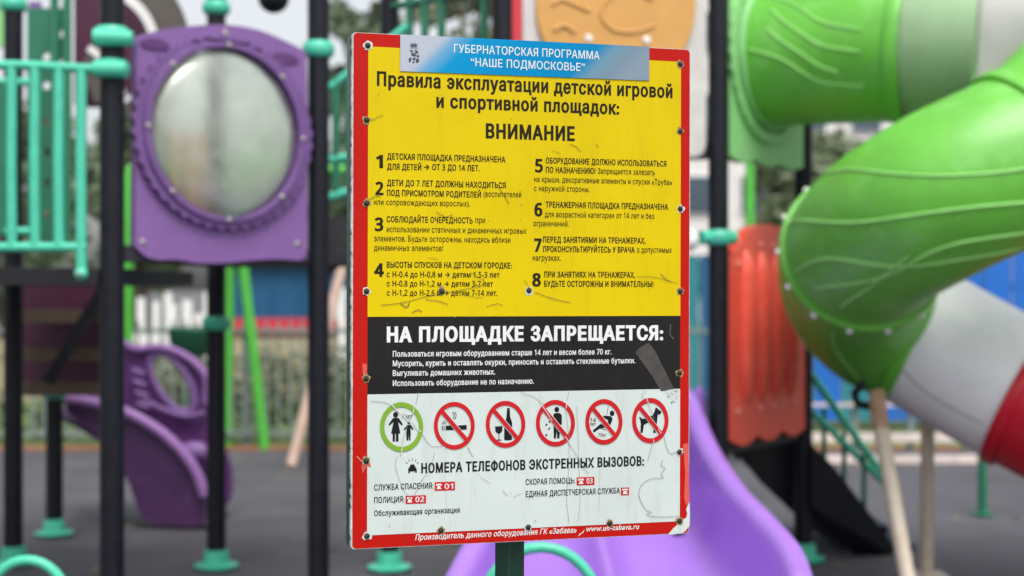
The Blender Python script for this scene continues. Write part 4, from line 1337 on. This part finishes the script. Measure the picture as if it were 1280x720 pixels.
# dark green spinner bowl
sb = thing('spinner_bowl', 'dark green spinner bowl behind the purple slide', 'spinner', at(240, 560, 12.5))
sb.location.z = 0
c = at(241, 426, 12.5)
MB().lathe([(0.0, -0.15), (0.12, -0.13), (0.2, -0.02), (0.22, 0.1), (0.2, 0.12), (0.17, 0.0), (0, -0.1)], c, n=24).build('bowl', mat('deep green plastic', srgb(16, 74, 52), 0.35), sb)
MB().cyl((c.x, c.y, 0), (c.x, c.y, c.z - 0.13), 0.03).build('stem', dgreen, sb)
c = at(937, 560, 12.6)
lp = thing('green_pole', 'bright green pole seen above the red barrier', 'pole', (c.x, c.y, 0))
MB().cyl((c.x, c.y, 0), (c.x, c.y, 3.2), 0.04).build('shaft', brightgreen, lp)
MB().lathe([(0.04, 0), (0.03, 0.03), (0, 0.04)], (c.x, c.y, 3.2), n=16).build('cap', dgreen, lp)
# short turquoise marker post on the right
c = at(1228, 645, 9.36)
mk = thing('marker_post', 'thin turquoise post standing under the red slide end', 'post', (c.x, c.y, 0))
MB().cyl((c.x, c.y, 0), (c.x, c.y, 0.42), 0.03).lathe([(0.03, 0), (0.02, 0.02), (0, 0.025)], (c.x, c.y, 0.42)).build('shaft', dgreen, mk)
MB().lathe([(0, 0.012), (0.07, 0.012), (0.07, 0.02), (0.03, 0.025)], (c.x, c.y, 0), n=18).build('base_plate', dgreen, mk)

# ------------------------------------------------------------------ fence, hedge, buildings
def fence(x0, x1, y, h, label, m, gap=0.11):
    root = thing('fence', label, 'fence', ((x0 + x1) / 2, y, 0))
    bars = MB()
    n = int((x1 - x0) / gap)
    for k in range(n + 1):
        x = x0 + k * gap
        bars.box((x, y, h / 2 + 0.02), (0.022, 0.022, h - 0.1))
    bars.build('fence_bars', m, root, smooth=0)
    for z in (0.14, h - 0.12):
        MB().box(((x0 + x1) / 2, y - 0.024, z), (x1 - x0, 0.024, 0.04)).build('rail', m, root, smooth=0)
    k = x0
    while k <= x1:
        MB().box((k, y + 0.05, h / 2 + 0.03), (0.06, 0.06, h + 0.06)).build('fence_post', m, root, smooth=0)
        k += 2.5
    return root
fence(-10, 2.0, 13.35, 1.22, 'low grey green bar fence behind the swings', fencem)

def leaves(mb, c, r, n, size, sq=(1, 1, 1), hollow=0.35):
    for _ in range(n):
        while True:
            d = Vector((random.uniform(-1, 1), random.uniform(-1, 1), random.uniform(-1, 1)))
            if hollow < d.length < 1: break
        p = Vector(c) + Vector((d.x * r * sq[0], d.y * r * sq[1], d.z * r * sq[2]))
        a = Vector((random.gauss(0, 1), random.gauss(0, 1), random.gauss(0, 0.6))).normalized()
        e1, e2 = frame_from(a)
        s_ = size * random.uniform(0.6, 1.3)
        mb.add([p - e1 * s_, p + e2 * s_ * 0.55, p + e1 * s_, p - e2 * s_ * 0.55], [(0, 1, 2, 3)])
def tree(name, x, y, h, crown_r, label, m, group, n=60, per=60, lo=0.35, leaf=0.11):
    root = thing(name, label, 'tree', (x, y, 0), group)
    tr = MB()
    top = Vector((x + random.uniform(-0.3, 0.3), y, h * 0.85))
    tr.tube(smooth_path([(x, y, 0), (x + 0.06, y, h * 0.3), top.lerp(Vector((x, y, h * 0.5)), 0.5), top], 3), [0.2 * (1 - 0.08 * k) for k in range(10)], 10)
    clumps = []
    for k in range(n):
        a = random.uniform(0, 2 * math.pi)
        zz = lo + (1 - lo) * random.random() ** 0.8
        rr_ = crown_r * math.sqrt(max(0.05, 1 - ((zz - 0.62) / 0.45) ** 2)) * random.uniform(0.3, 1.05)
        clumps.append(Vector((x + rr_ * math.cos(a), y + rr_ * math.sin(a), zz * h)))
    for c_ in clumps[:14]:
        b0 = Vector((x, y, min(c_.z - 0.4, h * 0.7)))
        tr.tube([b0, b0.lerp(c_, 0.5) + Vector((0, 0, 0.15)), c_], [0.07, 0.045, 0.015], 7)
    tr.build('trunk', bark, root)
    lf = MB()
    for c_ in clumps:
        leaves(lf, c_, crown_r * random.uniform(0.2, 0.36), per, leaf)
    lf.build('crown', m, root, smooth=0, fixn=False)
    return root
G = 'trees behind the playground'
tree('leafy_tree', at(452, 300, 22).x, 22, 5.8, 0.75, 'slim leafy tree seen between the tower and the sign', leafm, G)
tree('leafy_tree', at(170, 300, 24).x, 24, 4.4, 0.9, 'bushy leafy tree behind the green railing on the left', leafm, G, 80)
tree('leafy_tree', at(590, 300, 26).x, 26, 7.5, 1.2, 'pale leafy tree above the top left of the sign', leafm2, G)
tree('leafy_tree', at(1010, 300, 24).x, 24, 3.9, 1.1, 'pale bushy tree between red barrier and green tube', leafm2, G)
tree('leafy_tree', at(0, 300, 20).x, 20, 3.9, 1.2, 'low leafy tree at the far left edge', leafm, G)
tree('leafy_tree', at(1420, 300, 26).x, 26, 8.0, 2.6, 'tall leafy tree at the far right edge', leafm, G)

hg = MB()
for k in range(70):
    leaves(hg, (-7.2 + k * 0.13, 13.9, 0.26), 0.32, 38, 0.05, (1, 0.9, 0.85), 0.0)
tag(hg.build('clipped_hedge', hedgem, None, smooth=0, fixn=False), 'low clipped hedge behind the grey bar fence', 'hedge')

bushm = mat('olive bush leaves', (0.13, 0.15, 0.085, 1), 0.6, 0.45, 2)
for px, r_, lab in ((272, 0.5, 'small olive bush behind the green swing leg'), (352, 0.62, 'wide olive bush in front of the beige garden wall'), (425, 0.5, 'small olive bush left of the sign edge'), (165, 0.6, 'olive bush behind the purple slide')):
    bu = MB()
    c = at(px, 0, 16.2)
    root = thing('bush', lab, 'bush', (c.x, c.y, 0), 'olive bushes behind the fence')
    for k in range(9):
        leaves(bu, (c.x + random.uniform(-r_, r_), 16.2 + random.uniform(-0.3, 0.3), 0.3 + random.random() * r_ * 0.6), 0.33, 60, 0.05, hollow=0.0)
    bu.build('foliage', bushm, root, smooth=0, fixn=False)
    MB().cyl((c.x, c.y, 0), (c.x, c.y, 0.35), 0.03, n=8).build('stem', bark, root)
# blue kiosk with red strip and beige base
kx0, kx1, ky = at(262, 0, 30).x, at(470, 0, 30).x, 30
ki = thing('kiosk', 'low blue kiosk with red strip and white roof edge beyond the fence', 'kiosk', ((kx0 + kx1) / 2, ky, 0))
MB().box(((kx0 + kx1) / 2, ky + 1.5, 0.27), (kx1 - kx0, 3, 0.54)).build('base_wall', beigew, ki, smooth=0)
MB().box(((kx0 + kx1) / 2, ky + 1.45, 0.70), (kx1 - kx0 + 0.06, 3.1, 0.32)).build('red_strip', redtrim, ki, smooth=0)
MB().box(((kx0 + kx1) / 2, ky + 1.5, 1.42), (kx1 - kx0, 3, 1.12)).build('blue_wall', bluem, ki, smooth=0)
MB().box(((kx0 + kx1) / 2, ky + 1.45, 2.06), (kx1 - kx0 + 0.2, 3.3, 0.16)).build('roof_edge', whitep, ki, smooth=0)
for px in (300, 340, 376, 420):
    MB().box((at(px, 0, ky).x, ky - 0.03, 1.42), (0.05, 0.05, 1.1)).build('cladding_joint', bluem, ki, smooth=0)
# white slatted screen left of the kiosk
def screen(x0, x1, y, z0, z1, label, m, gap, w):
    root = thing('slatted_screen', label, 'screen fence', ((x0 + x1) / 2, y, 0))
    n = int((x1 - x0) / gap)
    sl = MB()
    for k in range(n + 1):
        zt = z1 - random.uniform(0, 0.35)
        sl.box((x0 + k * gap + random.uniform(-0.03, 0.03), y, (z0 + zt) / 2), (w * random.uniform(0.5, 1.3), 0.03, zt - z0))
    sl.build('slats', m, root, smooth=0)
    for f_ in (0.0, 0.5, 1.0):
        MB().box((x0 + (x1 - x0) * f_, y + 0.06, z1 / 2), (0.07, 0.07, z1)).build('upright', m, root, smooth=0)
    MB().box(((x0 + x1) / 2, y + 0.03, z0 + 0.15), (x1 - x0, 0.03, 0.08)).build('rail', m, root, smooth=0)
screen(at(160, 0, 17).x, at(258, 0, 17).x, 17, 0.75, 1.45, 'white slatted screen left of the blue kiosk', whitep, 0.17, 0.1)
screen(at(428, 0, 18).x, at(520, 0, 18).x, 18, 0.5, 1.5, 'white slatted screen behind the left edge of the sign', whitep, 0.17, 0.1)
# beige low wall
bw = MB().box((at(250, 0, 19).x, 19, 0.3), (9, 0.25, 0.6)).box((at(250, 0, 19).x, 19, 0.7), (9.1, 0.32, 0.2))
tag(bw.build('low_wall', beigew, None, smooth=0), 'low beige garden wall beyond the hedge', 'wall')

# blue and teal hoarding on the right
hx0, hx1, hy = at(840, 0, 15).x, at(1460, 0, 15).x, 15
ho = thing('sheet_hoarding', 'blue and teal profiled sheet hoarding behind the tube slide', 'hoarding', ((hx0 + hx1) / 2, hy, 0))
wv = 0.3
k, x = 0, hx0
while x < hx1:
    MB().sheet([[Vector((x, hy, 0.1)), Vector((x + wv - 0.015, hy, 0.1)), Vector((x + wv - 0.015, hy, 2.0 if x > 4.3 else 1.85)), Vector((x, hy, 2.0 if x > 4.3 else 1.85))]], 0.03, (0, -1, 0)).build('sheet', (bluebright if (k % 3 or x > 4.6) else tealm) if x > 3.0 else (bluem if k % 2 else tealm), ho, smooth=0)
    k += 1
    x += wv
MB().box(((hx0 + hx1) / 2, hy + 0.06, 1.5), (hx1 - hx0, 0.05, 0.08)).build('rail', dgreen, ho, smooth=0)
# low white border rails
railw = mat('chalky pinkish paint', srgb(214, 198, 192), 0.7, 0.25, 3, dirt=0.5, dirt_col=srgb(150, 140, 134))
wr = thing('low_rail_fence', 'low white railing along the edge of the rubber ground on the right', 'fence', (3.6, 12.2, 0))
wx0, wx1 = at(930, 0, 12.2).x, at(1420, 0, 12.2).x
for py in (506, 547, 574):
    MB().box(((wx0 + wx1) / 2, 12.2, zat(py, 12.2)), (wx1 - wx0, 0.05, 0.07 if py > 510 else 0.025)).build('rail', railw, wr, smooth=0)
x = wx0
while x < wx1 + 0.01:
    MB().box((x, 12.26, 0.28), (0.05, 0.05, 0.56)).build('rail_post', fencem, wr, smooth=0)
    x += (wx1 - wx0) / 7

# pale apartment block far behind
ax0, ax1, ay = at(835, 0, 52).x, at(1330, 0, 52).x, 52
ab = thing('apartment_block', 'pale apartment block with rows of windows far behind the tube slide', 'building', ((ax0 + ax1) / 2, ay, 0))
MB().box(((ax0 + ax1) / 2, ay + 6, 8), (ax1 - ax0, 12, 16)).build('wall', facade, ab, smooth=0)
for fl in range(5):
    for k in range(7):
        x = ax0 + 1.2 + k * (ax1 - ax0 - 2.4) / 6
        z = 1.9 + fl * 3.0
        w_ = MB().box((x, ay - 0.03, z), (1.2, 0.1, 1.5)).build('window', whitep, ab, smooth=0)
        MB().box((x, ay - 0.1, z), (1.05, 0.06, 1.34)).build('pane', winm, w_, smooth=0)
MB().box(((ax0 + ax1) / 2, ay + 5.9, 16.15), (ax1 - ax0 + 0.6, 12.6, 0.3)).build('roof', asphaltm, ab, smooth=0)
